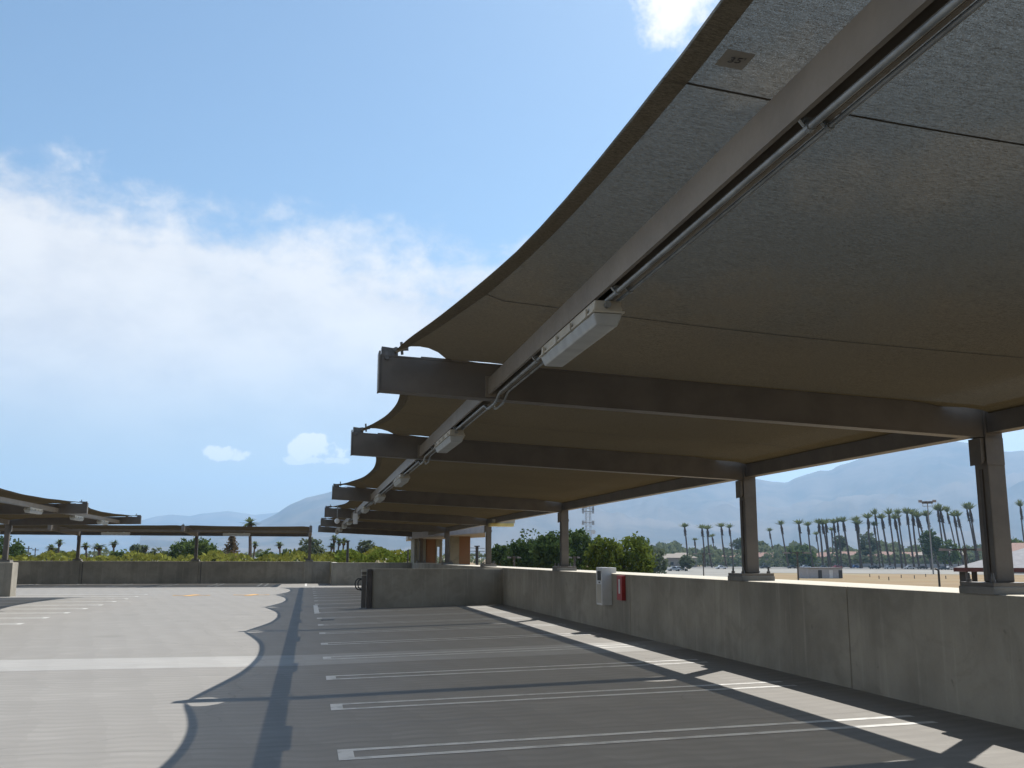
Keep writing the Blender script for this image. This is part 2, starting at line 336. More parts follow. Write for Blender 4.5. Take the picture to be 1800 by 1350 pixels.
# ------------------------------------------------------------------ mesh helpers
ORG = {}
def link(o, parent=None, org=None):
    COL.objects.link(o)
    if parent is not None:
        o.parent = parent; ORG[o.name] = ORG[parent.name]
    else: ORG[o.name] = Vector(org or (0, 0, 0))
    return o
def tag(o, label, cat, group=None):
    o['label'] = label; o['category'] = cat
    if group: o['group'] = group
    return o
def thing(name, loc, label, cat, group=None):
    o = bpy.data.objects.new(name, None); o.empty_display_size = 0.2
    o.location = loc; link(o, None, loc); return tag(o, label, cat, group)
class MB:
    def __init__(s): s.v = []; s.f = []; s.mi = []; s.cur = 0
    def quad(s, a, b, c, d):
        i = len(s.v); s.v += [tuple(a), tuple(b), tuple(c), tuple(d)]; s.f.append((i, i+1, i+2, i+3)); return s
    def tri(s, a, b, c):
        i = len(s.v); s.v += [tuple(a), tuple(b), tuple(c)]; s.f.append((i, i+1, i+2)); return s
    def hexa(s, p):                                  # eight corners: bottom ring then top ring
        i = len(s.v); s.v += [tuple(q) for q in p]
        for f in ((0, 3, 2, 1), (4, 5, 6, 7), (0, 1, 5, 4), (1, 2, 6, 5), (2, 3, 7, 6), (3, 0, 4, 7)): s.f.append(tuple(i+k for k in f))
        return s
    def box(s, x0, x1, y0, y1, z0, z1):
        return s.hexa([(x0, y0, z0), (x1, y0, z0), (x1, y1, z0), (x0, y1, z0), (x0, y0, z1), (x1, y0, z1), (x1, y1, z1), (x0, y1, z1)])
    def tube(s, pts, r, n=8, cap=True):
        pts = [Vector(p) for p in pts]; rs = r if isinstance(r, (list, tuple)) else [r]*len(pts)
        i0 = len(s.v); prev = None
        for k, p in enumerate(pts):
            d = (pts[min(k+1, len(pts)-1)]-pts[max(k-1, 0)]).normalized()
            if prev is None:
                a = Vector((0, 0, 1)) if abs(d.z) < 0.9 else Vector((1, 0, 0)); e = d.cross(a).normalized()
            else: e = (prev - d*prev.dot(d)).normalized()
            prev = e; g = d.cross(e)
            for j in range(n):
                t = 2*PI*j/n; s.v.append(tuple(p + (e*math.cos(t)+g*math.sin(t))*rs[k]))
        for k in range(len(pts)-1):
            for j in range(n):
                a = i0+k*n+j; b = i0+k*n+(j+1) % n; s.f.append((a, b, b+n, a+n))
        if cap:
            s.f.append(tuple(i0+j for j in range(n))[::-1]); s.f.append(tuple(i0+(len(pts)-1)*n+j for j in range(n)))
        return s
    def cone(s, base, tip, r0, r1, n=10): return s.tube([base, tip], [r0, r1], n)
    def map(s, fn): s.v = [tuple(fn(Vector(p))) for p in s.v]; return s
    def mesh(s, name, m, org=(0, 0, 0), bevel=0.0, smooth=False, fix=True):
        me = bpy.data.meshes.new(name)
        me.from_pydata([tuple(Vector(p)-Vector(org)) for p in s.v], [], s.f)
        if fix or bevel:
            bm = bmesh.new(); bm.from_mesh(me)
            if bevel:
                bmesh.ops.bevel(bm, geom=[e for e in bm.edges if len(e.link_faces) == 2 and e.calc_face_angle(0) > 0.6], offset=bevel, segments=2, affect='EDGES', profile=0.6)
            bmesh.ops.recalc_face_normals(bm, faces=bm.faces)
            bm.to_mesh(me); bm.free()
        if smooth:
            for p in me.polygons: p.use_smooth = True
        if m is not None: me.materials.append(m)
        return me
    def build(s, name, m, parent=None, bevel=0.0, smooth=False, fix=True, org=None, kind=None):
        o_ = ORG[parent.name] if parent is not None else Vector(org or (0, 0, 0))
        ob = bpy.data.objects.new(name, s.mesh(name, m, o_, bevel, smooth, fix))
        if parent is None: ob.location = o_
        link(ob, parent, o_)
        if kind: ob['kind'] = kind
        return ob
def copy_tree(o, parent=None):
    c = o.copy(); COL.objects.link(c)
    if parent is not None: c.parent = parent
    for ch in list(o.children): copy_tree(ch, c)
    return c
def struct(ob): ob['kind'] = 'structure'; return ob

# ------------------------------------------------------------------ deck level
SLOPE = 0.024
XW, HW = 6.2, 1.15                       # right parapet: inner face, height above the deck
def fade(y): return 1.0 if y < 40 else max(0.0, 1-(y-40)/16)
def zd(x, y):
    z = 0.0
    if x > 0: z = SLOPE*x*fade(y)
    if y > 50: z -= 0.05*(min(y, 62)-50)/12
    return z
ZTOP = HW + SLOPE*XW                     # parapet top, level along its length
GZ = -2.6                                # ground around the structure

mb = MB()
xs = [-46, -30, -18, -10, -5, -2, -1, 0, 1, 2, 3, 4, 5, XW]
ys = [-14, -6, 0, 4, 8, 12, 16, 20, 25, 30, 35, 40, 44, 48, 52, 56, 60, 62, 66]
vid = {}
for i, x in enumerate(xs):
    for j, y in enumerate(ys): vid[i, j] = len(mb.v); mb.v.append((x, y, zd(x, y)))
for i in range(len(xs)-1):
    for j in range(len(ys)-1): mb.f.append((vid[i, j], vid[i+1, j], vid[i+1, j+1], vid[i, j+1]))
struct(mb.build('deck', M_DECK, fix=False, smooth=True))
mb = MB(); mb.box(-46, 7.3, -14, 66, GZ-0.4, -0.35); struct(mb.build('deck_slab', M_WALL2))
# pale strip poured across the deck
def sheet(mb, x0, x1, y0, y1, lift, nx=1, ny=1):
    if y1 < 38: lift *= 0.36
    for i in range(nx):
        for j in range(ny):
            a = x0+(x1-x0)*i/nx; b = x0+(x1-x0)*(i+1)/nx; c = y0+(y1-y0)*j/ny; d = y0+(y1-y0)*(j+1)/ny
            mb.quad((a, c, zd(a, c)+lift), (b, c, zd(b, c)+lift), (b, d, zd(b, d)+lift), (a, d, zd(a, d)+lift))
mb = MB(); sheet(mb, -46, 0, 15.55, 17.2, 0.004); sheet(mb, 0, 6.19, 15.55, 17.2, 0.004); struct(mb.build('pale_concrete_strip', M_BAND, fix=False))
# painted stalls
mb = MB()
def hairpin_x(x0, x1, y, cap_at, lift=0.008, gap=0.36, sw=0.095, capw=0.13):
    for s in (-1, 1):
        c = y + s*gap/2
        if x0 < 0 < x1: sheet(mb, x0, 0, c-sw/2, c+sw/2, lift); sheet(mb, 0, x1, c-sw/2, c+sw/2, lift)
        else: sheet(mb, x0, x1, c-sw/2, c+sw/2, lift)
    a, b = (x0, x0+capw) if cap_at == 'l' else (x1-capw, x1)
    sheet(mb, a, b, y-gap/2+sw/2, y+gap/2-sw/2, lift)
for k in range(-3, 19):
    y = 8.563+2.655*k
    hairpin_x(0.31, 5.73 if y < 30.5 else 5.9, y, 'l')
sheet(mb, 0.26, 0.40, 29.4, 34.4, 0.012)
for k in range(-4, 9):
    hairpin_x(-12.0, -6.72, 26.2+2.40*k, 'r')
for k in range(0, 16):
    x = 0.16-2.7*k
    for s in (-1, 1):
        if k == 0 and s == 1: continue
        c = x+s*0.19; sheet(mb, c-0.06, c+0.06, 58.0, 64.3, 0.008, 1, 3)
    sheet(mb, x-0.13, x+0.13, 57.9, 58.0, 0.012)
struct(mb.build('parking_lines', M_LINE, fix=False))
mb = MB()
for ax, ay in ((-4.75, 44.0), (-2.3, 44.2)):
    z = 0.006
    P_ = lambda u, v: (ax+u, ay+v, z)
    mb.quad(P_(-0.75, -0.10), P_(0.75, -0.10), P_(0.75, 0.10), P_(-0.75, 0.10))
    z = 0.010
    mb.quad(P_(-0.28, -0.75), P_(0.02, -0.75), P_(0.30, 0.75), P_(0.0, 0.75))
    mb.tri(P_(-0.75, -0.2), P_(-0.45, 0), P_(-0.75, 0.2)); mb.tri(P_(0.75, -0.2), P_(0.75, 0.2), P_(0.45, 0))
struct(mb.build('orange_road_marking', M_ORANGE, fix=False))
# small drain near the stall ends
t = thing('floor_drain', (0.58, 26.4, zd(0.58, 26.4)), 'small square metal drain grate set in the shaded deck by the stall line ends', 'drain')
mb = MB(); mb.box(0.40, 0.76, 26.2, 26.6, zd(0.58, 26.4)-0.02, zd(0.58, 26.4)+0.006); mb.build('drain_frame', M_DARK, t)
mb = MB()
for k in range(6): mb.box(0.43+0.052*k, 0.46+0.052*k, 26.23, 26.57, zd(0.58, 26.4)+0.006, zd(0.58, 26.4)+0.014)
mb.build('grate', M_BOLT, t)

# ------------------------------------------------------------------ parapets
def seg_wall(mb, x0, x1, y0, y1, z0, z1, n=1):
    mb.box(x0, x1, y0, y1, z0, z1)
def wall(name, label, boxes, m, bevel=0.012, org=None):
    mb = MB()
    for b in boxes: mb.box(*b)
    o = mb.build(name, m, bevel=bevel, org=org or ((boxes[0][0]+boxes[0][1])/2, (boxes[0][2]+boxes[0][3])/2, boxes[0][4]))
    return tag(o, label, 'wall')
# right-hand parapet, cast in lengths with open joints
joints = [-12, -3.4, 4.25, 10.6, 18.55, 24.9, 31.3]
pw = thing('parapet_wall', (XW+0.5, 10, 0), 'long grey concrete parapet with broad sunlit top under the big canopy columns', 'wall')
for a, b in zip(joints[:-1], joints[1:]):
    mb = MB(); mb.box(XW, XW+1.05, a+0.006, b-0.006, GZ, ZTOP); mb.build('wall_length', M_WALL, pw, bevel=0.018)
mb = MB(); mb.box(XW+0.02, XW+1.03, -12, 31.3, GZ+0.05, ZTOP-0.03); mb.build('joint_filler', M_DARK, pw)
wall('parapet_wall', 'grey concrete parapet continuing beyond the short cross wall towards the stair building',
     [(XW, XW+1.05, 31.62, 62.0, GZ, ZTOP)], M_WALL, 0.015)
wall('cross_wall', 'short dark grey concrete wall standing across the deck in the shade of the big canopy',
     [(2.02, XW-0.003, 31.32, 31.60, -0.02, 1.262)], M_WALL, 0.012)
fw = thing('far_wall', (-10, 65, -0.05), 'long low concrete wall along the far edge of the deck under the distant canopy', 'wall')
jx = [-46, -34.4, -27.5, -20.6, -13.55, -6.55, 1.5]
for a, b in zip(jx[:-1], jx[1:]):
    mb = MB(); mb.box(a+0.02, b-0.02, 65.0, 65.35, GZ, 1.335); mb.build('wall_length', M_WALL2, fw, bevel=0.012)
for x in (-20.9, -13.95, -6.95, 0.1):
    mb = MB(); mb.box(x-0.33, x+0.25, 64.93, 64.997, -0.06, 1.325); mb.build('pilaster', M_WALL2, fw, bevel=0.01)
mb = MB(); mb.box(-46, 1.49, 65.03, 65.3, GZ+.05, 1.30); mb.build('joint_filler', M_DARK, fw)
wall('far_wall', 'pale concrete wall stepping forward to the right of the far canopy, with sunlit top',
     [(1.5, XW-0.004, 59.8, 60.1, -0.03, 1.30), (1.5, 1.8, 60.103, 64.99, -0.05, 1.30)], M_WALL, 0.012)
wall('ramp_wall', 'thick concrete wall end at the left edge with its narrow sunlit side',
     [(-44, -11.75, 43.57, 44.4, -0.02, 1.36)], M_WALL, 0.02)

# ------------------------------------------------------------------ canopies
def canopy(root, c0, ua, ub, Ls, beams, bays, zt=3.02, drop=0.04, inset=0.047, col_idx=None, zbase=None, detail=True, purlin_a=4.98, seams=None, edge=True):
    """c0: point on the column line; ua: unit vector column -> cantilever tip; ub: along the canopy; Ls: arm length"""
    ua = Vector((*ua, 0)); ub = Vector((*ub, 0)); c0 = Vector((*c0, 0))
    W = lambda a, b, z: c0 + ua*a + ub*b + Vector((0, 0, z))
    def hx(mbx, a0, a1, b0, b1, z00, z01, z10, z11):      # bar whose bottom/top run from (z00,z01) at a0 to (z10,z11) at a1
        mbx.hexa([W(a0, b0, z00), W(a1, b0, z10), W(a1, b1, z10), W(a0, b1, z00), W(a0, b0, z01), W(a1, b0, z11), W(a1, b1, z11), W(a0, b1, z01)])
    zb = lambda a: zt - drop*(Ls-a)                       # beam underside
    BD = 0.31
    for bi, b in enumerate(beams):
        # cantilever beam: a broad-flanged section
        mb = MB()
        hx(mb, 0.09, Ls-0.012, b-0.018, b+0.018, zb(0.09)+0.014, zb(0.09)+BD-0.014, zb(Ls)+0.014, zb(Ls)+BD-0.014)
        hx(mb, 0.09, Ls-0.012, b-0.075, b+0.075, zb(0.09), zb(0.09)+0.0145, zb(Ls), zb(Ls)+0.0145)
        hx(mb, 0.09, Ls-0.012, b-0.075, b+0.075, zb(0.09)+BD-0.0145, zb(0.09)+BD, zb(Ls)+BD-0.0145, zb(Ls)+BD)
        hx(mb, 0.09, Ls-0.012, b-0.072, b-0.060, zb(0.09)+0.016, zb(0.09)+BD-0.016, zb(Ls)+0.016, zb(Ls)+BD-0.016)
        hx(mb, 0.09, Ls-0.012, b+0.060, b+0.072, zb(0.09)+0.016, zb(0.09)+BD-0.016, zb(Ls)+0.016, zb(Ls)+BD-0.016)
        bm_ = mb.build('cantilever_beam', M_BEAM, root)
        mb = MB(); hx(mb, Ls-0.010, Ls+0.004, b-0.085, b+0.085, zb(Ls)-0.004, zb(Ls)+BD+0.03, zb(Ls)-0.004, zb(Ls)+BD+0.03)
        mb.build('end_plate', M_BEAM, bm_)
        # clamp and shackle that take the fabric corner
        mb = MB()
        hx(mb, Ls-0.16, Ls-0.02, b-0.05, b+0.05, zb(Ls)+BD+0.001, zb(Ls)+BD+0.06, zb(Ls)+BD+0.001, zb(Ls)+BD+0.075)
        mb.tube([W(Ls-0.14, b-0.07, zb(Ls)+BD+0.05), W(Ls-0.14, b+0.07, zb(Ls)+BD+0.05)], 0.022, 8)
        mb.tube([W(Ls-0.06, b-0.10, zb(Ls)+BD-0.03), W(Ls-0.06, b-0.074, zb(Ls)+BD-0.03)], 0.02, 8)
        mb.tube([W(Ls-0.20, b, zb(Ls)+BD+0.02), W(Ls-0.19, b, zb(Ls)+BD+0.13)], 0.013, 6)
        mb.tube([W(Ls-0.10, b, zb(Ls)+BD+0.06), W(Ls-0.25, b-0.03, zb(Ls)+BD+0.065)], 0.015, 6)
        mb.build('clamp', M_BOLT, bm_)
        mb = MB(); hx(mb, Ls-0.62, Ls-0.36, b-0.04, b+0.04, zb(Ls-.62)+BD+0.001, zb(Ls-.62)+BD+0.018, zb(Ls-.36)+BD+0.001, zb(Ls-.36)+BD+0.018)
        mb.build('fabric_rail', M_BEAM, bm_)
        # column
        z0 = zbase
        cw = 0.095
        mb = MB(); hx(mb, -cw, cw, b-cw, b+cw, z0, zb(0)+BD, z0, zb(0)+BD)
        cm = mb.build('column', M_BEAM, root, bevel=0.012)
        mb = MB()
        hx(mb, -cw+0.01, cw+0.012, b-cw-0.012, b-cw-0.001, zb(0)-0.26, zb(0)-0.002, zb(0)-0.26, zb(0)-0.002)
        hx(mb, cw+0.001, cw+0.055, b-0.085, b+0.085, zb(0)-0.20, zb(0)-0.004, zb(0)-0.26, zb(0)-0.004)
        hx(mb, -cw-0.03, -cw-0.001, b-0.02, b+0.02, zb(0)-0.23, zb(0)-0.17, zb(0)-0.21, zb(0)-0.17)
        mb.build('knee_bracket', M_BEAM, cm)
        if detail:
            mb = MB(); hx(mb, cw+0.003, cw+0.012, b-0.02, b+0.02, z0+0.02, zb(0)-0.3, z0+0.02, zb(0)-0.3); mb.build('cover_strip', M_DARKBROWN, cm)
        mb = MB(); hx(mb, -0.25, 0.25, b-0.24, b+0.24, z0-0.035, z0, z0-0.035, z0); mb.build('base_plate', M_BEAM, cm)
        mb = MB(); hx(mb, -0.26, 0.26, b-0.25, b+0.25, z0-0.11, z0-0.036, z0-0.11, z0-0.036); mb.build('grout_pad', M_PADC, cm, bevel=0.012)
        for sa in (-1, 1):
            for sb in (-1, 1):
                mb = MB(); a_ = sa*0.20; b_ = b+sb*0.17
                mb.tube([W(a_, b_, z0+0.001), W(a_, b_, z0+0.028)], 0.026, 6); mb.tube([W(a_, b_, z0+0.029), W(a_, b_, z0+0.085)], [0.017, 0.012], 8)
                mb.build('anchor_bolt', M_BOLT, cm)
    for (b0, b1) in bays:
        hL = (b1-b0)/2; mid = (b0+b1)/2; ins = inset*(b1-b0)
        if edge:
            mb = MB()
            e0, e1 = b0+0.10, b1-0.10
            z0e = zt-drop*Ls+0.045
            hx(mb, -0.075, 0.075, e0, e1, z0e, z0e+0.014, z0e, z0e+0.014)
            hx(mb, -0.070, 0.070, e0, e1, z0e+0.0145, z0e+0.27, z0e+0.0145, z0e+0.27)
            mb.build('edge_beam', M_BEAM, root)
        mb = MB(); pa = purlin_a
        zp = zb(pa)+0.035
        for a_0, a_1, z_0, z_1 in ((pa+0.041, pa+0.046, 0.0, 0.14), (pa-0.075, pa-0.070, 0.0, 0.14), (pa-0.070, pa+0.041, 0.135, 0.14), (pa+0.026, pa+0.041, 0.0, 0.005), (pa-0.070, pa-0.055, 0.0, 0.005)):
            hx(mb, a_0, a_1, b0+0.078, b1-0.078, zp+z_0, zp+z_1, zp+z_0, zp+z_1)
        pu = mb.build('purlin', M_PURLIN, root)
        for bb, sg in ((b0, 1), (b1, -1)):
            q0, q1 = sorted((bb+sg*0.0785, bb+sg*0.096)); mb = MB()
            hx(mb, pa-0.085, pa+0.07, q0, q1, zp-0.02, zp+0.16, zp-0.02, zp+0.16); mb.build('end_cleat', M_PURLIN, pu)
        # fabric between two beams: scalloped outer edge and a lens-shaped gap at each corner
        aT = Ls-0.13; a0 = 0.02
        hole = lambda d, ln=0.40, dp=0.34: dp*math.sqrt(max(0.0, 1-((d-ln/2)/(ln/2))**2)) if 0 < d < ln else 0.0
        zf = lambda a, t: zb(a)+BD-0.012 - 0.075*max(0.0, 1-a/0.75)**0.7 + (0.05*((a/Ls))**3) - 0.06*(1-t*t)*math.sin(PI*min(1, max(0, a/Ls))) + 0.006*math.sin(a*9+t*14)*abs(t)**3*math.exp(-((a-Ls)/1.6)**2) + 0.004*math.sin((b1-b0)*t*1.4+a*2.3)*(1-abs(t))
        def fpt(t, v):
            al = aT - ins*(1-t*t); a = al + (a0-al)*v
            dT = (aT - a); dR = (a-a0)
            sh = max(hole(dT), hole(dR, 0.50, 0.21) if edge else 0)
            return (a, mid + (hL-sh-0.008)*t, zf(a, t))
        ts = sorted(set([math.sin(PI/2*(-1+2*i/36)) for i in range(37)]))
        vs = [ (1-math.cos(PI*i/44))/2 for i in range(45)]
        mb = MB()
        for t in ts:
            for v in vs: a, b, z = fpt(t, v); mb.v.append(tuple(W(a, b, z)))
        nv = len(vs)
        for i in range(len(ts)-1):
            for j in range(nv-1): k = i*nv+j; mb.f.append((k, k+1, k+nv+1, k+nv))
        fb = mb.build('fabric_panel', M_FABRIC, root, smooth=True, fix=False)
        mb = MB(); hw = 0.085
        for i in range(len(ts)-1):
            q = []
            for t in (ts[i], ts[i+1]):
                al = aT-ins*(1-t*t); tot = al-a0
                for v in (0.0, hw/tot): a, b, z = fpt(t, v); q.append(W(a, b, z-0.012))
            mb.quad(q[0], q[1], q[3], q[2])
        mb.build('hem', M_HEM, fb, fix=False, smooth=True)
        for s in range(4):
            t = (b1-2.1-3.12*s-mid)/hL
            if t < -0.93: continue
            bs = mid+hL*t
            if not detail: continue
            mb = MB()
            for i in range(24):
                v0, v1 = i/24, (i+1)/24
                A = fpt(t, v0); B_ = fpt(t, v1)
                mb.quad(W(A[0], A[1]-0.007, A[2]-0.006), W(B_[0], B_[1]-0.007, B_[2]-0.006), W(B_[0], B_[1]+0.007, B_[2]-0.006), W(A[0], A[1]+0.007, A[2]-0.006))
            mb.build('seam', M_SEAM, fb, fix=False)
        if detail:
            # cloth label sewn by the hem at one seam
            t = 0.0
            yield_pts.append((fb, W, fpt, t, mid, hL, aT, ins))
yield_pts = []
XC = 6.42
right_root = thing('shade_canopy', (XC, 13.6, ZTOP), 'large brown shade cloth canopy overhead on steel columns along the right parapet', 'canopy')
rb = [-2.55, 8.25, 13.6, 24.4, 35.2, 46.0, 56.8]
rbays = list(zip(rb[:-1], rb[1:]))
canopy(right_root, (XC, 0), (-1, 0), (0, 1), XC-0.535, rb, rbays, zt=3.015, drop=0.042, zbase=1.405, purlin_a=XC-1.522)
left_root = thing('shade_canopy', (-12.2, 40, 1.36), 'smaller brown shade cloth canopy at the left edge reaching towards the lane', 'canopy')
lb = [12.7, 23.1, 33.5, 43.9]
canopy(left_root, (-12.15, 0), (1, 0), (0, 1), 5.18, lb, list(zip(lb[:-1], lb[1:])), zt=2.97, drop=0.02, zbase=1.47, detail=False, purlin_a=4.3)
far_root = thing('shade_canopy', (-7, 65.2, 1.335), 'distant brown shade cloth canopy seen end on along the far wall', 'canopy')
fbm = [-34.6, -27.75, -20.85, -13.9, -6.92, 0.12]
canopy(far_root, (0, 65.17), (0, -1), (1, 0), 7.4, fbm, list(zip(fbm[:-1], fbm[1:])), zt=3.02, drop=0.02, zbase=1.45, detail=False, purlin_a=5.6)

# sewn cloth label with the size written on it
fb, W_, fpt, t_, mid, hL, aT, ins = yield_pts[0]
zl = 3.29
def text_mesh(body, name, m, parent, M4, size):
    cu = bpy.data.curves.new(name, 'FONT'); cu.body = body; cu.size = size; cu.extrude = 0.0004; cu.align_x = 'CENTER'; cu.align_y = 'CENTER'
    tmp = bpy.data.objects.new('tmp', cu); COL.objects.link(tmp)
    dg = bpy.context.evaluated_depsgraph_get(); me = bpy.data.meshes.new_from_object(tmp.evaluated_get(dg))
    COL.objects.unlink(tmp); bpy.data.objects.remove(tmp); me.name = name
    me.transform(M4)
    me.transform(Matrix.Translation(-ORG[parent.name]))
    me.materials.clear(); me.materials.append(m)
    o = bpy.data.objects.new(name, me); link(o, parent); return o
def fab_at(x, y):                      # height of the near panel at a point
    best = None
    a = XC-x; t = (y-mid)/hL
    return fpt(t, 0.0)[2] if best else (3.015-0.042*((XC-0.535)-a) + 0.31-0.012 + 0.05*((a/(XC-0.535))**3) - 0.06*(1-t*t)*math.sin(PI*min(1, a/(XC-0.535))))
ty = 2.82
tx = XC-(aT-ins*(1-((ty-mid)/hL)**2))+0.125
mb = MB()
mb.quad((tx, ty-0.055, fab_at(tx, ty)-0.010), (tx+0.10, ty-0.055, fab_at(tx+.1, ty)-0.010), (tx+0.10, ty+0.055, fab_at(tx+.1, ty)-0.010), (tx, ty+0.055, fab_at(tx, ty)-0.010))
lab = mb.build('size_label', M_TAG, fb, fix=False)
Mt = Matrix.Translation(Vector((tx+0.055, ty, fab_at(tx+.05, ty)-0.0135))) @ Matrix.Rotation(PI, 4, 'X')
text_mesh("35'", 'label_writing', M_DARK, fb, Mt, 0.05)

# ------------------------------------------------------------------ lamps and conduits
ORDN = ['first', 'second', 'third', 'fourth', 'fifth', 'sixth', 'seventh', 'eighth', 'ninth', 'tenth']
def make_lamp(loc, label, group, along='y', L=1.24):
    t = thing('canopy_lamp', loc, label, 'lamp', group)
    x, y, z = loc                                           # z: top of the housing
    h = L/2; w_ = 0.085
    def prof(mb, z0, z1, wa, wb, la, lb):
        mb.hexa([(x-wa, y-la, z+z0), (x+wa, y-la, z+z0), (x+wa, y+la, z+z0), (x-wa, y+la, z+z0), (x-wb, y-lb, z+z1), (x+wb, y-lb, z+z1), (x+wb, y+lb, z+z1), (x-wb, y+lb, z+z1)])
    mb = MB(); prof(mb, -0.058, 0.0, w_*0.96, w_*0.86, h*0.995, h*0.98); mb.build('housing', M_LAMPBODY, t, bevel=0.008)
    mb = MB(); prof(mb, -0.070, -0.0585, w_*1.07, w_*1.07, h*1.01, h*1.01); mb.build('rim', M_LAMPBODY, t, bevel=0.004)
    mb = MB(); prof(mb, -0.135, -0.0705, w_*0.72, w_*0.98, h*0.955, h*0.99); mb.build('lens', M_LENS, t, bevel=0.014)
    for k in range(4):
        yy = y-h*0.8+k*(h*1.6/3)
        for s in (-1, 1):
            mb = MB(); xx = x+s*w_*1.09; mb.box(xx-0.006, xx+0.006, yy-0.02, yy+0.02, z-0.075, z-0.03); mb.build('latch', M_LAMPBODY, t)
    mb = MB(); mb.tube([(x-0.01, y-h-0.001, z-0.032), (x-0.01, y-h-0.03, z-0.032)], 0.018, 8); mb.build('cable_gland', M_GALV, t)
    mb = MB(); mb.box(x-0.03, x+0.03, y-h*0.6, y-h*0.5, z+0.001, z+0.02); mb.box(x-0.03, x+0.03, y+h*0.5, y+h*0.6, z+0.001, z+0.02); mb.build('mounting_clip', M_GALV, t)
    if along == 'x':
        t.rotation_euler[2] = PI/2
    return t
lampx, lampz = 1.53, 2.985
lab_right = ['nearest grey box lamp with frosted lens under the big canopy purlin', 'second lamp along the big canopy purlin, just beyond the nearest cantilever beam',
             'third lamp along the big canopy purlin, beyond the second cantilever beam', 'fourth lamp along the big canopy purlin, small beside the third beam',
             'fifth lamp along the big canopy purlin, tiny beyond the third beam', 'sixth lamp along the big canopy purlin, above the small hanging sign',
             'seventh lamp along the big canopy purlin, just past the hanging sign', 'eighth lamp along the big canopy purlin, third from its far end',
             'ninth lamp along the big canopy purlin, second from its far end', 'last and farthest lamp along the big canopy purlin']
lamp0 = make_lamp((lampx, 5.47, lampz), lab_right[0], 'lamps along the right canopy purlin')
for k, y in enumerate((10.95, 16.8, 22.0, 27.6, 33.0, 38.4, 43.4, 48.8, 54.2)):
    o = copy_tree(lamp0); o.location = (lampx, y, lampz+0.0); o['label'] = lab_right[k+1]
for k, (y, lb_) in enumerate(((21.0, 'lamp hidden at the near end of the left canopy purlin'), (30.7, 'nearest visible lamp on the left canopy purlin, by the left picture edge'),
                              (36.2, 'middle lamp on the left canopy purlin, beyond its nearer beam tip'), (40.6, 'farthest lamp on the left canopy purlin, nearest its outer tip'))):
    if k == 0: continue
    o = copy_tree(lamp0); o.location = (-12.15+4.3, y, 2.995); o['label'] = lb_; o['group'] = 'lamps along the left canopy purlin'; o.scale = (1.1, 1.1, 1.15)
for k, (x, lb_) in enumerate(((-17.6, 'long pale lamp under the far canopy, half hidden behind the left canopy'), (-10.75, 'long pale lamp under the far canopy between its two left visible columns'),
                              (-4.1, 'long pale lamp under the far canopy between its two right columns'))):
    o = copy_tree(lamp0); o.location = (x, 65.17-5.75, 2.98); o.rotation_euler[2] = PI/2; o.scale = (1.3, 1.25, 1.3); o['label'] = lb_; o['group'] = 'lamps along the far canopy purlin'

def conduit(x, label, r, dz, lamp_dodge):
    zl_ = 2.995+dz
    pts = [(x, -2.0, zl_)]
    def bendpts(y, z): pts.append((x, y, z))
    for b in rb[1:]:
        if lamp_dodge:
            pass
        bendpts(b-0.40, zl_); bendpts(b-0.33, zl_-0.01); bendpts(b-0.22, 2.935); bendpts(b-0.15, 2.925); bendpts(b+0.15, 2.925); bendpts(b+0.22, 2.935); bendpts(b+0.33, zl_-0.01); bendpts(b+0.40, zl_)
    bendpts(57.6, zl_)
    mb = MB(); mb.tube([p for p in pts if p[1] < 57.7], r, 8)
    t = thing('conduit', (x, 0, zl_), label, 'conduit')
    mb.build('pipe', M_GALV, t, smooth=True)
    y = 2.67
    k = 0
    while y < 50:
        if min(abs(y-b) for b in rb) > 0.5:
            mb = MB(); mb.tube([(x-0.001, y-0.012, zl_), (x+0.001, y+0.012, zl_)], r*1.45, 10)
            mb.box(x-0.022, x+0.022, y-0.010, y+0.010, zl_+r*1.3, zl_+r*1.3+0.012); mb.tube([(x-0.02, y, zl_+0.0), (x-0.036, y, zl_+0.02)], 0.006, 6)
            mb.build('strap', M_GALV, t)
        y += 1.83 if k % 2 else 2.0; k += 1
conduit(1.525, 'thicker bright galvanised conduit pipe running directly under the big canopy purlin', 0.0125, -0.012, True)
conduit(1.595, 'thinner galvanised conduit pipe running outermost beside the big canopy purlin', 0.0095, -0.004, False)

# hanging sign and small camera near the far end of the purlin
t = thing('hanging_sign', (1.5, 28.6, 2.9), 'small white blank sign hanging below the purlin far under the big canopy', 'sign')
sx = on_y(622.5, 28.6); mb = MB(); mb.box(sx-0.065, sx+0.065, 28.59, 28.61, 2.56, 2.86); mb.build('panel', M_WHITE, t)
mb = MB(); mb.tube([(sx, 28.62, 2.80), (sx, 28.62, 3.04)], 0.015, 6); mb.build('hanger', M_BEAM, t)
t = thing('security_camera', (0.9, 33.5, 2.8), 'small white camera hanging on a rod near the far left end of the big canopy', 'camera')
sx = on_y(590.5, 33.0); zc_ = 2.80; mb = MB(); mb.tube([(sx, 33.0, zc_+.06), (sx, 33.0, 3.30)], 0.018, 6); mb.build('rod', M_GALV, t)
mb = MB(); mb.tube([(sx, 32.85, zc_), (sx, 33.15, zc_)], [0.07, 0.09], 10); mb.tube([(sx, 32.82, zc_), (sx, 32.849, zc_)], 0.055, 10); mb.build('camera_body', M_WHITE, t)
t = thing('flood_light', (7.3, 36.0, 2.6), 'yellowish box light fixed outside the right columns beside the fourth column', 'lamp')
sx = on_y(881, 33.6, 921); zq = zat(881, 921, math.hypot(sx, 33.6))
mb = MB(); mb.box(sx-0.42, sx+0.42, 33.4, 33.8, zq-0.09, zq+0.02); mb.build('lamp_box', M_YELLOW, t, bevel=0.02)
mb = MB(); mb.box(sx-0.30, sx+0.46, 33.45, 33.75, zq+0.021, zq+0.16); mb.build('mount', M_LAMPBODY, t)
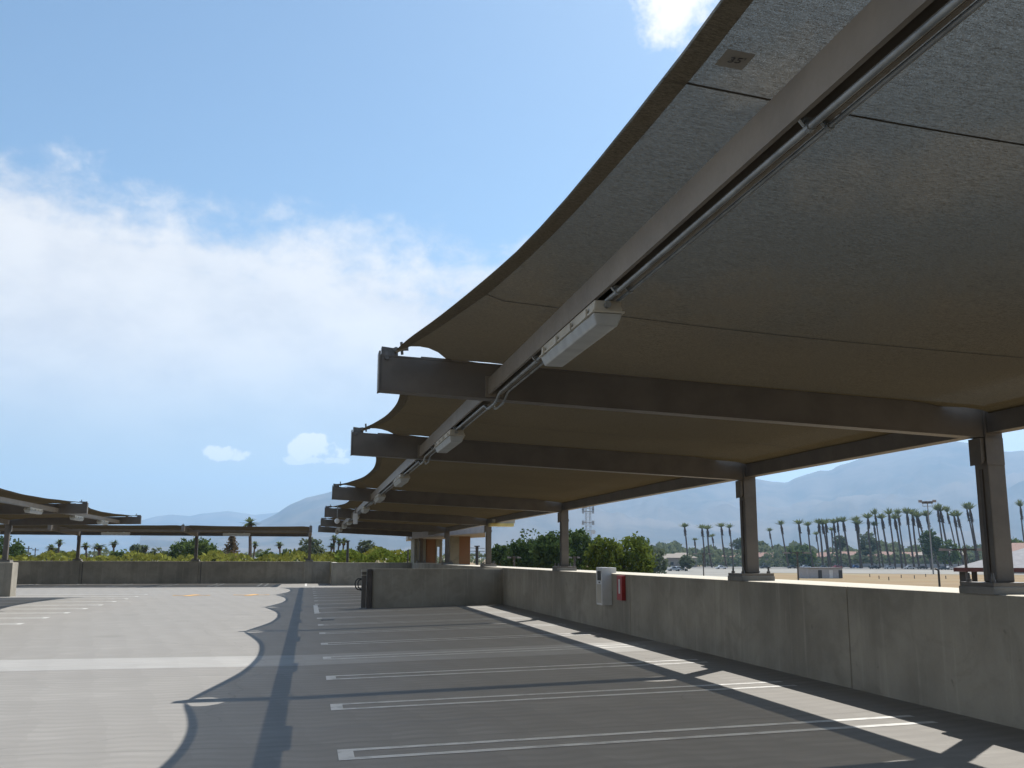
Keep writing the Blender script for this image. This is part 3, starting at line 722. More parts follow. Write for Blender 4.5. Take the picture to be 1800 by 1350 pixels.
mb = MB(); mb.box(XC+0.08, sx-0.301, 33.56, 33.64, zq+0.05, zq+0.12); mb.build('bracket_arm', M_BEAM, t)

# ------------------------------------------------------------------ call box and red sign on the parapet
t = thing('call_box', (XW, 19.9, 0.64), 'tall narrow white metal box hung over the right parapet edge', 'call box')
bx0, bx1, by0, by1, bz0, bz1 = XW-0.22, XW-0.002, 19.70, 20.10, 0.66, 1.425
mb = MB(); mb.box(bx0, bx1, by0, by1, bz0, bz1); mb.box(bx1-0.001, XW+0.10, by0+0.01, by1-0.01, ZTOP+0.012, bz1-0.002); mb.build('cabinet', M_WHITE, t, bevel=0.008)
mb = MB(); mb.box(bx0-0.006, bx0-0.001, by0+0.06, by1-0.10, 1.16, 1.35); mb.build('display', M_SCREEN, t)
mb = MB(); mb.box(bx0-0.005, bx0-0.001, by0+0.04, by1-0.05, 0.70, 1.08); mb.build('door', M_LAMPBODY, t)
mb = MB(); mb.box(bx0-0.010, bx0-0.001, by0+0.12, by0+0.20, 1.105, 1.13); mb.build('button', M_DARK, t)
t = thing('fire_sign', (XW, 19.0, 0.8), 'red projecting sign with a white upright stripe beside the white box on the parapet', 'sign')
mb = MB(); mb.box(XW-0.085, XW-0.003, 18.80, 19.12, 0.79, 1.27); mb.build('panel', M_REDP, t, bevel=0.006)
mb = MB(); mb.box(XW-0.089, XW-0.086, 18.90, 19.00, 0.92, 1.20); mb.build('stripe', M_WHITE, t)

# ------------------------------------------------------------------ steel post at the end of the cross wall
t = thing('gate_post', (1.9, 31.7, 0.04), 'dark brown steel gate post at the left end of the cross wall', 'post')
mb = MB(); mb.box(1.86, 2.005, 31.22, 31.72, 0.03, 1.25); mb.build('post', M_DARKBROWN, t, bevel=0.01)
mb = MB(); mb.box(1.70, 1.84, 31.45, 31.65, 0.06, 1.16); mb.build('guide_post', M_BEAM, t, bevel=0.01)
mb = MB(); mb.box(1.69, 1.85, 31.42, 31.68, 1.162, 1.235); mb.box(1.69, 1.85, 31.42, 31.68, 1.05, 1.075); mb.build('cap', M_LAMPBODY, t)
for dx, lb_ in ((0.0, ''), (0.085, '')):
    mb = MB(); mb.tube([(1.70, 31.55, 0.95-dx*.3), (1.58+dx, 31.55, 0.95-dx*.3), (1.52+dx, 31.55, 0.89), (1.50+dx, 31.55, 0.80), (1.52+dx, 31.55, 0.69), (1.58+dx, 31.55, 0.62+dx*.3), (1.70, 31.55, 0.60+dx*.3)], 0.018, 8)
    mb.build('hoop', M_DARK, t, smooth=True)
mb = MB(); mb.box(1.66, 2.03, 31.2, 31.75, 0.03, 0.06); mb.build('foot_plate', M_PADC, t)

# ------------------------------------------------------------------ stair building beyond the parapet
YB = 58.5
t = thing('stair_building', (8, YB, 0), 'stair building of grey piers and orange stone panels under a flat pale roof slab', 'building')
def xq(px, Y=YB): return on_y(px, Y)
zb_ = 0.5
zs = 2.70
mb = MB(); mb.box(xq(728), xq(733), YB, YB+2, GZ, zs); mb.box(xq(733), xq(748), YB-0.1, YB+2, GZ, zs); mb.build('pier', M_PIER, t)
mb = MB(); mb.box(xq(751), xq(767.5), YB+0.5, YB+2.5, GZ, zs); mb.build('stone_panel', M_STONE, t)
mb = MB(); mb.box(xq(767.5), xq(770), YB+0.45, YB+0.9, GZ, zs); mb.box(xq(775.5), xq(779), YB+0.45, YB+0.9, GZ, zs); mb.box(xq(770), xq(775.5), YB+0.46, YB+0.88, zs-0.45, zs); mb.build('window_frame', M_PIER, t)
Y2_ = 50.5
mb = MB(); mb.box(xq(791, Y2_), xq(807, Y2_), Y2_, Y2_+1.5, GZ, zs); mb.build('pier', M_PIER, t)
mb = MB(); mb.box(xq(807, Y2_)+0.01, xq(827, Y2_), Y2_+0.1, Y2_+1.7, GZ, zs); mb.build('stone_panel', M_STONE, t)
# roof slab: its long near edge runs from the far left to the near right
A0 = Vector((xq(712, YB), YB-0.3, 0)); A1 = Vector((on_y(853, 43.0), 43.0, 0))
dv = (A1-A0).normalized(); nv_ = Vector((-dv.y, dv.x, 0)); nv_ = nv_ if nv_.x > 0 else -nv_
mb = MB(); q = [A0, A1, A1*1.22, A0*1.16]
mb.hexa([Vector((p.x, p.y, 2.70)) for p in q]+[Vector((p.x, p.y, 3.22)) for p in q]); mb.build('roof_slab', M_SLAB, t, bevel=0.02)
mb = MB(); mb.box(xq(712), xq(720), YB-1.2, YB-0.65, 2.62, 3.0); mb.build('downlight_box', M_CREAM, t)

# posts with wire standing beyond the wall
def dark_post(px, Y, z1, lb_, r=0.07):
    x = on_y(px, Y); t = thing('dark_post', (x, Y, GZ), lb_, 'post')
    mb = MB(); mb.tube([(x, Y, GZ), (x, Y, z1)], r, 8); mb.build('shaft', M_DARK, t)
    mb = MB(); mb.box(x-r*1.6, x+r*1.6, Y-r*1.6, Y+r*1.6, z1+0.002, z1+0.06); mb.build('cap', M_DARK, t)
    return t
dark_post(610.7, 67.0, 2.66, 'thick dark post standing behind the far wall right of the far canopy', 0.085)
dark_post(717, 66.0, 2.05, 'thin dark post behind the far wall beside the stair building', 0.05)
p3 = dark_post(838.4, 62.0, 2.30, 'dark post with two wires right of the orange stone panels', 0.10)
for z in (2.22, 2.02, 1.75):
    mb = MB(); mb.tube([(on_y(824, 62), 62, z), (on_y(852, 62), 62, z-0.02)], 0.018, 6); mb.build('wire', M_DARK, p3)

# ------------------------------------------------------------------ ground and roads
mb = MB()
R_ = 14000
mb.quad((-R_, -3000, GZ), (R_, -3000, GZ), (R_, R_, GZ), (-R_, R_, GZ)); struct(mb.build('ground', M_FIELD, fix=False))
def strip(mb, d0, d1, p0, p1, z):
    n = 24
    for i in range(n):
        a = p0+(p1-p0)*i/n; b = p0+(p1-p0)*(i+1)/n
        q = [far(a, d0), far(b, d0), far(b, d1), far(a, d1)]
        mb.quad(*[(x, y, z) for x, y in q])
mb = MB(); strip(mb, 425, 525, 1120, 2300, GZ+0.06); struct(mb.build('pale_lot', M_LOT, fix=False))
mb = MB(); strip(mb, 230, 420, 1080, 1330, GZ+0.05); strip(mb, 300, 420, 1330, 2300, GZ+0.05); strip(mb, 60, 229, 1060, 1222, GZ+0.05); struct(mb.build('pale_path', M_ROAD, fix=False))

# ------------------------------------------------------------------ trees
def rnd_dir():
    z = random.uniform(-1, 1); a = random.uniform(0, 2*PI); r = math.sqrt(1-z*z)
    return Vector((r*math.cos(a), r*math.sin(a), z))
def leaf(mb, p, size, nrm=None, asp=0.6):
    n = nrm if nrm is not None else rnd_dir()
    a = n.orthogonal().normalized(); a.rotate(Matrix.Rotation(random.uniform(0, 2*PI), 3, n)); b = n.cross(a)
    a = a*size; b = b*size*asp
    mb.quad(p-a*0.5, p+b*0.5-a*0.06, p+a*0.5, p-b*0.5-a*0.06)
def crown(mb, c, rx, ry, rz, clumps, per, lsize, cs=0.34, low=-0.75):
    c = Vector(c)
    for _ in range(clumps):
        d = rnd_dir()
        while d.z < low: d = rnd_dir()
        k = random.uniform(0.45, 1.0)**0.5*random.uniform(0.82, 1.08)
        q = c+Vector((d.x*rx, d.y*ry, d.z*rz))*k
        s = cs*random.uniform(0.6, 1.25)*min(rx, rz)
        for _ in range(per):
            e = rnd_dir()*s*random.uniform(0.35, 1.0)
            leaf(mb, q+Vector((e.x, e.y, e.z*0.8)), lsize*random.uniform(0.6, 1.35), (d*0.5+rnd_dir()).normalized())
def tree(px, dist, top_y, hw_px, m, label, name='leafy_tree', clumps=90, per=16, ls=0.34, group='trees beyond the deck', squash=1.0, stems=3):
    x, y = far(px, dist); zt_ = zat(px, top_y, dist); h = zt_-GZ
    rx = hw_px/F_PX*dist
    rz = min(h*0.46, rx*1.15*squash)
    t = thing(name, (x, y, GZ), label, 'tree', group)
    mb = MB(); crown(mb, (x, y, zt_-rz*1.02), rx, rx*0.95, rz, clumps, per, ls)
    crown(mb, (x+random.uniform(-.3, .3)*rx, y, zt_-rz*1.5), rx*0.9, rx*0.85, rz*0.8, clumps//3, per, ls)
    mb.build('crown', m, t, fix=False)
    mb = MB(); hb = zt_-rz*1.9
    mb.tube([(x, y, GZ), (x+.1, y, GZ+(hb-GZ)*0.6), (x+.05, y, max(hb, GZ+1))], [0.035*h+.05, 0.028*h+.04, 0.022*h+.03], 8)
    for k in range(stems):
        a = 2*PI*k/stems+random.random()
        mb.tube([(x+.05, y, max(hb, GZ+1)-0.1), (x+math.cos(a)*rx*.35, y+math.sin(a)*rx*.35, zt_-rz*1.3), (x+math.cos(a)*rx*.6, y+math.sin(a)*rx*.6, zt_-rz*0.8)], [0.016*h+.02, 0.01*h+.015, 0.02], 6)
    mb.build('trunk', M_BARK, t)
    return t
G_R = 'trees beyond the right parapet'
tree(879, 98, 957, 17, L_DARK, 'smallish dark green tree just right of the fourth canopy column', clumps=60, group=G_R)
tree(926, 92, 938, 37, L_DARK, 'big dark green bushy tree between the third and fourth canopy columns', clumps=170, per=20, group=G_R)
tree(972, 84, 934, 34, L_DARK, 'big dark green tree rising just left of the third canopy column', clumps=170, per=20, group=G_R)
tree(1014, 96, 930, 34, L_DARK, 'big dark green tree rising just right of the third canopy column, below the lattice mast', clumps=150, per=20, group=G_R)
tree(1062, 70, 943, 30, L_BRIGHT, 'bright green feathery tree behind the white call box, left one of two', clumps=120, per=18, ls=0.28, group=G_R)
tree(1108, 72, 940, 38, L_BRIGHT, 'bright green feathery tree right of the white call box, widest of the bright ones', clumps=150, per=18, ls=0.28, group=G_R)
tree(1128, 180, 944, 17, L_MID, 'distant rounded green tree peeping out right of the bright feathery trees', clumps=50, ls=0.6, group=G_R)
tree(1150, 200, 960, 22, L_GREY, 'distant low grey green tree at the right foot of the bright feathery trees', clumps=50, ls=0.7, group=G_R)
tree(1207, 330, 975, 13, L_GREY, 'small round tree in front of the far parking lot below the leftmost palms', clumps=40, ls=0.9, group=G_R)
tree(1298, 560, 947, 14, L_GREY, 'hazy tall tree behind the palms just left of the second canopy column', clumps=50, ls=1.5, group=G_R)
tree(1408, 480, 957, 26, L_MID, 'broad dark green tree behind the palms between the two nearest columns, left of the middle', clumps=70, ls=1.4, group=G_R)
tree(1478, 520, 941, 10, L_GREY, 'hazy tall tree behind the palms above the white hut', clumps=50, ls=1.3, group=G_R)
tree(1530, 520, 935, 17, L_GREY, 'hazy grey green tree behind the palm row left of the floodlight mast', clumps=60, ls=1.4, group=G_R)
tree(1637, 430, 927, 16, L_DARK, 'dark tree standing tall behind the palm row right at the floodlight mast', clumps=80, ls=1.1, group=G_R, squash=1.3)
tree(1668, 440, 950, 16, L_MID, 'low green tree right of the floodlight mast behind the palm row', clumps=50, ls=1.2, group=G_R)
tree(1790, 420, 948, 18, L_MID, 'green tree at the right picture edge beyond the nearest column', clumps=60, ls=1.2, group=G_R)
G_L = 'trees beyond the far wall'
tree(6, 130, 938, 26, L_DARK, 'dark green tree at the left picture edge behind the left canopy column', clumps=90, group=G_L)
tree(30, 140, 957, 12, L_MID, 'smaller dark tree just right of the left canopy column', clumps=50, group=G_L)
tree(93, 210, 961, 9, L_GREY, 'small bushy tree beside the slim palm left of the first far column', clumps=40, ls=.5, group=G_L)
tree(206, 150, 967, 18, L_MID, 'rounded green tree right of the first far column, at the foot of a slim palm', clumps=60, ls=.45, group=G_L)
tree(240, 180, 957, 12, L_GREY, 'grey green tree midway between the first and second far columns', clumps=60, ls=.5, group=G_L)
tree(275, 170, 964, 22, L_GREY, 'broad low grey green tree left of the big round tree', clumps=60, ls=.5, group=G_L)
tree(318, 128, 951, 20, L_MID, 'full green tree left half hidden by the second far column', clumps=100, ls=.42, group=G_L)
tree(350, 122, 945, 28, L_MID, 'biggest full green tree directly behind the second far column', clumps=160, ls=.42, group=G_L)
tree(381, 118, 966, 14, L_BRIGHT, 'bright green low tree right of the biggest tree', clumps=60, ls=.4, group=G_L)
tree(468, 150, 968, 17, L_MID, 'olive round tree right of the tall far palm', clumps=60, ls=.45, group=G_L)
tree(503, 160, 966, 14, L_MID, 'green round tree left of the grey dome shaped tree', clumps=50, ls=.45, group=G_L)
tree(547, 140, 947, 22, L_GREY, 'grey dome shaped tree behind the right end column of the far canopy', clumps=110, ls=.42, group=G_L)
tree(578, 125, 969, 15, L_YEL, 'yellow green tree at the foot of the palm cluster', clumps=60, ls=.4, group=G_L)
tree(597, 150, 967, 12, L_DARK, 'dark bushy tree under the palm cluster', clumps=50, ls=.45, group=G_L)
tree(643, 190, 949, 14, L_GREY, 'pale grey tree with a ragged top right of the thick dark post', clumps=70, ls=.5, group=G_L)
# the dry brown conifer: tiers of drooping sprays
x, y = far(406, 125); zt_ = zat(406, 943, 125)
t = thing('conifer', (x, y, GZ), 'dry brown conifer with spiky level branches right of the biggest far tree', 'tree', G_L)
mb = MB()
for k in range(26):
    f = k/25; z = zt_-0.1-f*5.0; rr = 0.25+f*1.9
    for j in range(9):
        a = random.uniform(0, 2*PI); L = rr*random.uniform(0.7, 1.15)
        for q in range(5):
            s = (q+1)/5
            leaf(mb, Vector((x+math.cos(a)*L*s, y+math.sin(a)*L*s, z+0.35*s*s*random.uniform(.2, 1.2)+random.uniform(-.08, .08))), 0.42, None, 0.45)
mb.build('crown', L_BROWN, t, fix=False)
mb = MB(); mb.tube([(x, y, GZ), (x, y, zt_-.3)], [0.2, 0.04], 8); mb.build('trunk', M_BARK, t)

# the hedge mass behind the far wall and the far-off wood
mb = MB()
for k in range(2300):
    px = random.uniform(-30, 735); d = random.uniform(76, 96)
    topy = 975 - (7 if px > 600 else 0)*min(1, max(0, (px-600)/60)) + 4*math.sin(px*0.045)+3*math.sin(px*0.13)
    x, y = far(px, d); zt_ = zat(px, topy, d)
    z = zt_-abs(random.gauss(0, 0.55))
    leaf(mb, Vector((x, y, z)), random.uniform(0.3, 0.62))
o = mb.build('hedge', L_YEL, fix=False); o['kind'] = 'stuff'; tag(o, 'yellow green hedge tops showing in a band above the far concrete wall', 'hedge')
mb = MB()
for k in range(1500):
    px = random.uniform(590, 740); d = random.uniform(70, 76)
    x, y = far(px, d); zt_ = zat(px, 971+6*math.sin(px*.11), d)
    leaf(mb, Vector((x, y, zt_-abs(random.gauss(0, 0.45)))), random.uniform(0.22, 0.45))
o = mb.build('hedge', L_BRIGHT, fix=False); o['kind'] = 'stuff'; tag(o, 'taller bright green bushes right of the far canopy, in front of the stair building', 'hedge')
mb = MB()
for k in range(11000):
    px = random.uniform(1125, 1900); d = random.uniform(590, 760)
    x, y = far(px, d); tp = 963+5*math.sin(px*.031)+4*math.sin(px*.083+1)+3*math.sin(px*.21)
    z0 = zat(px, tp, d); z = z0-(random.random()**1.5)*(z0-GZ)
    leaf(mb, Vector((x, y, z)), random.uniform(2.0, 4.6))
for k in range(6000):
    px = random.uniform(1125, 1900); d = random.uniform(505, 535)
    x, y = far(px, d); tp = 972+6*math.sin(px*.047+2)+6*math.sin(px*.11)
    z0 = zat(px, tp, d); z = z0-(random.random()**1.2)*(z0-GZ)
    leaf(mb, Vector((x, y, z)), random.uniform(1.2, 3.0))
o = mb.build('distant_wood', L_GREY, fix=False); o['kind'] = 'stuff'; tag(o, 'hazy grey green wood beyond the palms and houses on the right', 'wood')
mb = MB()
for k in range(5500):
    px = random.uniform(-40, 1130); d = random.uniform(260, 420)
    x, y = far(px, d); tp = 973+3*math.sin(px*.027)+3*math.sin(px*.09+1)+2*math.sin(px*.23)
    z0 = zat(px, tp, d); z = z0-(random.random()**1.5)*(z0-GZ)
    leaf(mb, Vector((x, y, z)), random.uniform(0.8, 1.9))
o = mb.build('distant_wood', L_GREY, fix=False); o['kind'] = 'stuff'; tag(o, 'hazy low line of trees on the skyline behind the far canopy', 'wood')

# ------------------------------------------------------------------ palms
def frond(mb, base, d, L, wid, droop, seg=4):
    d = Vector(d).normalized(); side = d.cross(Vector((0, 0, 1)))
    if side.length < 0.05: side = Vector((1, 0, 0))
    side.normalize(); p = Vector(base); prev = None
    for k in range(seg+1):
        f = k/seg
        w_ = wid*(0.25+1.5*f*(1-f)*2)*(1 if k < seg else 0.15)
        a, b = p-side*w_, p+side*w_
        if prev: mb.quad(prev[0], prev[1], b, a)
        prev = (a, b)
        dd = (d+Vector((0, 0, -droop*f*f))).normalized(); p = p+dd*(L/seg)
def palm_proto(H, kind):
    root = thing('palm_tree', (0, 0, 0), 'palm', 'palm tree')
    mb = MB(); n = 9
    bow = random.uniform(0.1, 0.4)
    pts = [(bow*math.sin(PI*k/n), 0, H*k/n) for k in range(n+1)]
    if kind == 'date':
        rs = [0.36-0.11*k/n for k in range(n+1)]
    else: rs = [0.22-0.08*k/n for k in range(n+1)]
    mb.tube(pts, rs, 8); mb.build('trunk', M_PALMTRUNK, root)
    mb = MB(); top = Vector((0, 0, H))
    if kind == 'date':
        mb.tube([(0, 0, H-4.6), (0, 0, H-4.1), (0, 0, H-2.2), (0, 0, H-0.7), (0, 0, H)], [0.26, 0.40, 0.47, 0.36, 0.26], 10)
        for k in range(40):
            a = random.uniform(0, 2*PI); z = H-random.uniform(0.8, 4.3)
            frond(mb, (math.cos(a)*.3, math.sin(a)*.3, z), (math.cos(a)*.5, math.sin(a)*.5, -1), random.uniform(.7, 1.2), .12, 0.2, 2)
        mb.build('skirt', L_SKIRT, root, fix=False)
        mb = MB()
        for k in range(84):
            a = random.uniform(0, 2*PI); e = random.uniform(0.42, 1.35); L = random.uniform(2.2, 3.9)*(0.9 if e > 0.9 else 1)
            frond(mb, top+Vector((0, 0, -0.2)), (math.cos(a)*math.cos(e), math.sin(a)*math.cos(e), math.sin(e)), L, 0.14, 0.32)
        mb.build('crown', L_PALM, root, fix=False)
    else:
        for k in range(70):
            a = random.uniform(0, 2*PI); e = math.asin(random.uniform(-0.75, 1)); L = random.uniform(0.85, 1.35)
            frond(mb, top, (math.cos(a)*math.cos(e), math.sin(a)*math.cos(e), math.sin(e)), L, 0.15, 0.6, 4)
        mb.build('crown', L_PALM, root, fix=False)
        mb = MB()
        mb.tube([(0, 0, H-1.5), (0, 0, H-1.0), (0, 0, H-0.2)], [0.15, 0.32, 0.22], 8); mb.build('skirt', L_SKIRT, root, fix=False)
    return root
used = {}
protos = {k: [palm_proto(h, k) for h in hs] for k, hs in (('date', (22, 22, 22, 22)), ('fan', (12, 12, 12)))}
Hp = {'date': 22.0, 'fan': 12.0}
def palm(px_top, y_top, px_base, dist, label, group, kind='date', crown_s=None):
    pr = random.choice(protos[kind])
    o = pr if pr.name not in used else copy_tree(pr)
    used[pr.name] = 1
    x, y = far(px_base, dist); zt_ = zat(px_top, y_top, dist); h = zt_-GZ
    o.location = (x, y, GZ)
    s = h/Hp[kind]; sw = crown_s or 1.0
    v = Vector((x, y, 0)).normalized()
    hp = h/dist*F_PX
    ang = math.atan2((px_base-px_top)-0.0000825*(px_base-900)*hp, hp)
    from mathutils import Quaternion
    q = Quaternion(v, -ang) @ Quaternion((0, 0, 1), random.uniform(0, 2*PI))
    o.rotation_mode = 'QUATERNION'; o.rotation_quaternion = q
    o.scale = (sw, sw, s)
    o['label'] = label; o['group'] = group
right_palms = [
 ('of those just left of the second column', [(1203.5, 927, 1209), (1221, 950, 1224), (1234, 929, 1239), (1243.5, 930, 1251), (1252, 943, 1262), (1268, 926, 1277), (1282, 928, 1288.5)]),
 ('of those between second column and white hut', [(1353, 934, 1361), (1373.5, 922, 1386), (1404.6, 921, 1415), (1420.6, 924, 1429), (1435, 940, 1440), (1439.5, 920, 1445.5), (1446.5, 922, 1456), (1452, 920, 1461), (1462, 933, 1467), (1466, 920, 1474), (1472.5, 918, 1478), (1483, 917, 1495)]),
 ('in the dense row left of the floodlight', [(1504.7, 916, 1514), (1508, 922, 1512), (1526, 911, 1533), (1539.4, 904, 1552), (1537, 924, 1546), (1551.4, 911, 1564.7), (1563.4, 904, 1572.7), (1574, 912, 1584.7), (1580, 904, 1592.7), (1595.4, 903, 1606), (1605, 904, 1615.4), (1612.7, 907, 1627.4), (1616, 908, 1636.7), (1631.4, 906, 1650)]),
 ('between floodlight mast and nearest column', [(1650, 896, 1661), (1655.8, 898, 1672.7), (1667.4, 899, 1684.7), (1679.4, 907, 1694), (1686, 907, 1702), (1702, 894, 1717), (1707.4, 895, 1722)]),
 ('alone right of the nearest canopy column', [(1795.4, 890, 1806)]),
]
for where, lst in right_palms:
    for k, (a, b, c_) in enumerate(lst):
        nth = (ORDN+['eleventh', 'twelfth', 'thirteenth', 'fourteenth'])[k]
        lab = 'lone tall palm right of the nearest canopy column' if len(lst) == 1 else 'tall bare palm, %s from left %s' % (nth, where)
        small = b > 931
        palm(a, b, c_, 560 if small else 470+random.uniform(-12, 12), lab, 'tall palms in a row beyond the field', 'date', 1.22*random.uniform(.82, 1.15) if not small else 1.05)
for px, ty_, d, s, lab in ((107, 951, 190, 1.0, 'slim fan palm with round head, second of two left of the first far column'), (93, 960, 170, 0.95, 'shorter fan palm with spreading head left of the slim one at the left'),
    (153, 957, 175, 0.95, 'slim fan palm just right of the first far column'), (177, 958, 170, 1.5, 'thick shaggy palm with fat head between slim fan palms'), (202.5, 953, 175, 1.0, 'tall slim fan palm midway between the first two far columns'),
    (258, 961, 180, 0.9, 'fan palm with small head left of the biggest far tree'), (113, 969, 230, 1.0, 'low fan palm peeping from the bushes near the left slim palms'), (440, 917, 165, 1.6, 'tallest fan palm with big head rising above the far canopy'),
    (449.5, 955, 170, 0.8, 'small fan palm just right of the tallest far palm'), (492.5, 955, 180, 1.0, 'slim fan palm between the tallest far palm and the end column'),
    (588.5, 944, 190, 1.0, 'highest palm of the cluster beyond the far canopy end'), (584, 957, 190, 1.0, 'lowest left palm of the cluster beyond the far canopy end'), (597, 950, 195, 1.1, 'middle palm of the cluster beyond the far canopy end'),
    (605, 949, 200, 1.2, 'right palm of the cluster beyond the far canopy end'), (661, 966, 230, 0.9, 'tiny fan palm left of the stair building among bushes'), (1244, 976, 520, 1.3, 'tiny distant palm in the hazy wood left of the second column')):
    palm(px, ty_+2, px-0.5, d, lab, 'fan palms beyond the far wall', 'fan', s)

# ------------------------------------------------------------------ lot lights, floodlight mast, lattice mast
def lot_light(px, top_y, hw, dist, label, m=M_DARKBROWN, group='twin headed lot lights'):
    x, y = far(px, dist); zt_ = zat(px, top_y, dist); v = Vector((y, -x, 0)).normalized(); W_ = hw/F_PX*dist
    t = thing('lot_light', (x, y, GZ), label, 'lamp post', group)
    mb = MB(); mb.tube([(x, y, GZ), (x, y, zt_-0.05)], [0.085, 0.07], 8); mb.build('pole', m, t)
    c = Vector((x, y, zt_))
    mb = MB(); mb.tube([c-v*W_*0.55+Vector((0, 0, -.03)), c+v*W_*0.55+Vector((0, 0, -.03))], 0.045, 6); mb.tube([c+Vector((0, 0, -.2)), c+Vector((0, 0, .06))], 0.10, 8); mb.build('arm', m, t)
    n = Vector((0, 0, 1)); dpt = v.cross(n)
    for s in (-1, 1):
        q = c+v*s*W_*0.72; a = v*W_*0.28; b = dpt*0.2
        mb = MB(); e = Vector((0, 0, -.10)) + (v*s*0.0)
        mb.hexa([q-a-b+e, q+a-b+e, q+a+b+e, q-a+b+e, q-a*.9-b*.8+Vector((0, 0, .05)), q+a*.8-b*.8-Vector((0, 0, .01)), q+a*.8+b*.8-Vector((0, 0, .01)), q-a*.9+b*.8+Vector((0, 0, .05))])
        mb.build('lamp_head', M_PALEHEAD, t)
lot_light(1236, 973, 17, 132, 'brown twin headed lot light left of the second canopy column')
lot_light(1401.5, 971, 23, 92, 'brown twin headed lot light left of the white hut')
lot_light(1697, 965, 38, 58, 'largest brown twin headed lot light by the nearest column, in front of the shelter')
lot_light(904, 979, 12, 78, 'small twin headed lot light in front of the dark trees left of the third column')
lot_light(1010, 979, 10, 78, 'small twin headed lot light half hidden right of the third column')
x, y = far(1637, 300); zt_ = zat(1637, 884, 300)
t = thing('floodlight_mast', (x, y, GZ), 'tall thin mast with a wide cluster of floodlights above the palm row', 'lamp post')
mb = MB(); mb.tube([(x+0.3, y, GZ), (x, y, zt_)], [0.22, 0.13], 8); mb.build('mast', M_PALEPOLE, t)
v = Vector((y, -x, 0)).normalized(); c = Vector((x, y, zt_))
mb = MB(); mb.tube([c-v*1.3-Vector((0, 0, .9)), c+v*1.3-Vector((0, 0, .9))], 0.08, 6); mb.tube([c-v*1.3-Vector((0, 0, .9)), c-v*1.1], .06, 6); mb.tube([c+v*1.3-Vector((0, 0, .9)), c+v*1.1], .06, 6); mb.build('bracket', M_PALEPOLE, t)
for k in range(5):
    q = c+v*(k-2)*0.92+Vector((0, 0, 0.15 + (0.35 if abs(k-2) == 2 else 0)))
    mb = MB(); mb.box(q.x-0.4, q.x+0.4, q.y-0.35, q.y+0.35, q.z-0.35, q.z+0.35); mb.build('floodlight', M_PALEHEAD if abs(k-2) == 2 else M_BEAM, t, bevel=0.06)
x, y = far(1034.5, 420); W_ = 1.15
t = thing('lattice_mast', (x, y, GZ), 'grey lattice radio mast with small dishes rising behind the dark trees', 'mast')
H_ = 28
mb = MB()
for (a, b) in ((-1, -1), (1, -1), (1, 1), (-1, 1)): mb.tube([(x+a*W_, y+b*W_, GZ), (x+a*W_*.8, y+b*W_*.8, GZ+H_)], 0.09, 5)
mb.build('leg_frame', M_TOWER, t)
mb = MB(); n = 16
for k in range(n):
    z0, z1 = GZ+H_*k/n, GZ+H_*(k+1)/n; s0, s1 = W_*(1-.2*k/n), W_*(1-.2*(k+1)/n)
    cs = ((-1, -1), (1, -1), (1, 1), (-1, 1))
    for i in range(4):
        A, B_ = cs[i], cs[(i+1) % 4]
        mb.tube([(x+A[0]*s0, y+A[1]*s0, z0), (x+B_[0]*s1, y+B_[1]*s1, z1)], 0.045, 4, False); mb.tube([(x+A[0]*s1, y+A[1]*s1, z1), (x+B_[0]*s1, y+B_[1]*s1, z1)], 0.04, 4, False)
mb.build('bracing', M_TOWER, t, fix=False)
for zz, s in ((zat(1034, 893, 420), 1), (zat(1034, 919, 420), 1), (zat(1034, 899, 420), -1)):
    mb = MB(); mb.box(x-2.6, x+2.6, y-0.2, y+0.2, zz-0.15, zz+0.15)
    for q in (-2.5, -1.9, 1.9, 2.5): mb.box(x+q-0.15, x+q+0.15, y-.3, y+.3, zz-0.9, zz+0.9)
    mb.build('antenna_array', M_TOWER, t)
zz = zat(1041, 935, 420); mb = MB(); mb.tube([(x+1.7, y-1.4, zz), (x+1.75, y-1.9, zz)], [0.5, 1.0], 12); mb.build('dish', M_WHITE, t)
x, y = far(1648, 62); t = thing('bent_pole', (x, y, GZ), 'thin dark pole with a bent top in front of the dry field', 'pole')
mb = MB(); v = Vector((y, -x, 0)).normalized(); zz = zat(1648, 1001, 62)
mb.tube([(x, y, GZ), (x, y, zz-0.06), Vector((x, y, zz))-v*0.06, Vector((x, y, zz+0.05))-v*0.2], 0.06, 6); mb.build('shaft', M_DARK, t)
for px, ty_, d, lab in ((49, 960, 300, 'thin far utility pole, left of two near the left canopy column'), (61, 963, 320, 'thin far utility pole, right of two near the left canopy column'), (165, 961, 300, 'thin far utility pole between the first far column and the shaggy palm')):
    x, y = far(px, d); zz = zat(px, ty_, d); t = thing('utility_pole', (x, y, GZ), lab, 'pole', 'far utility poles')
    mb = MB(); mb.tube([(x, y, GZ), (x, y, zz)], 0.14, 6); mb.build('pole', M_BARK, t)
    mb = MB(); mb.box(x-0.9, x+0.9, y-.08, y+.08, zz-0.7, zz-0.5); mb.build('crossarm', M_BARK, t)

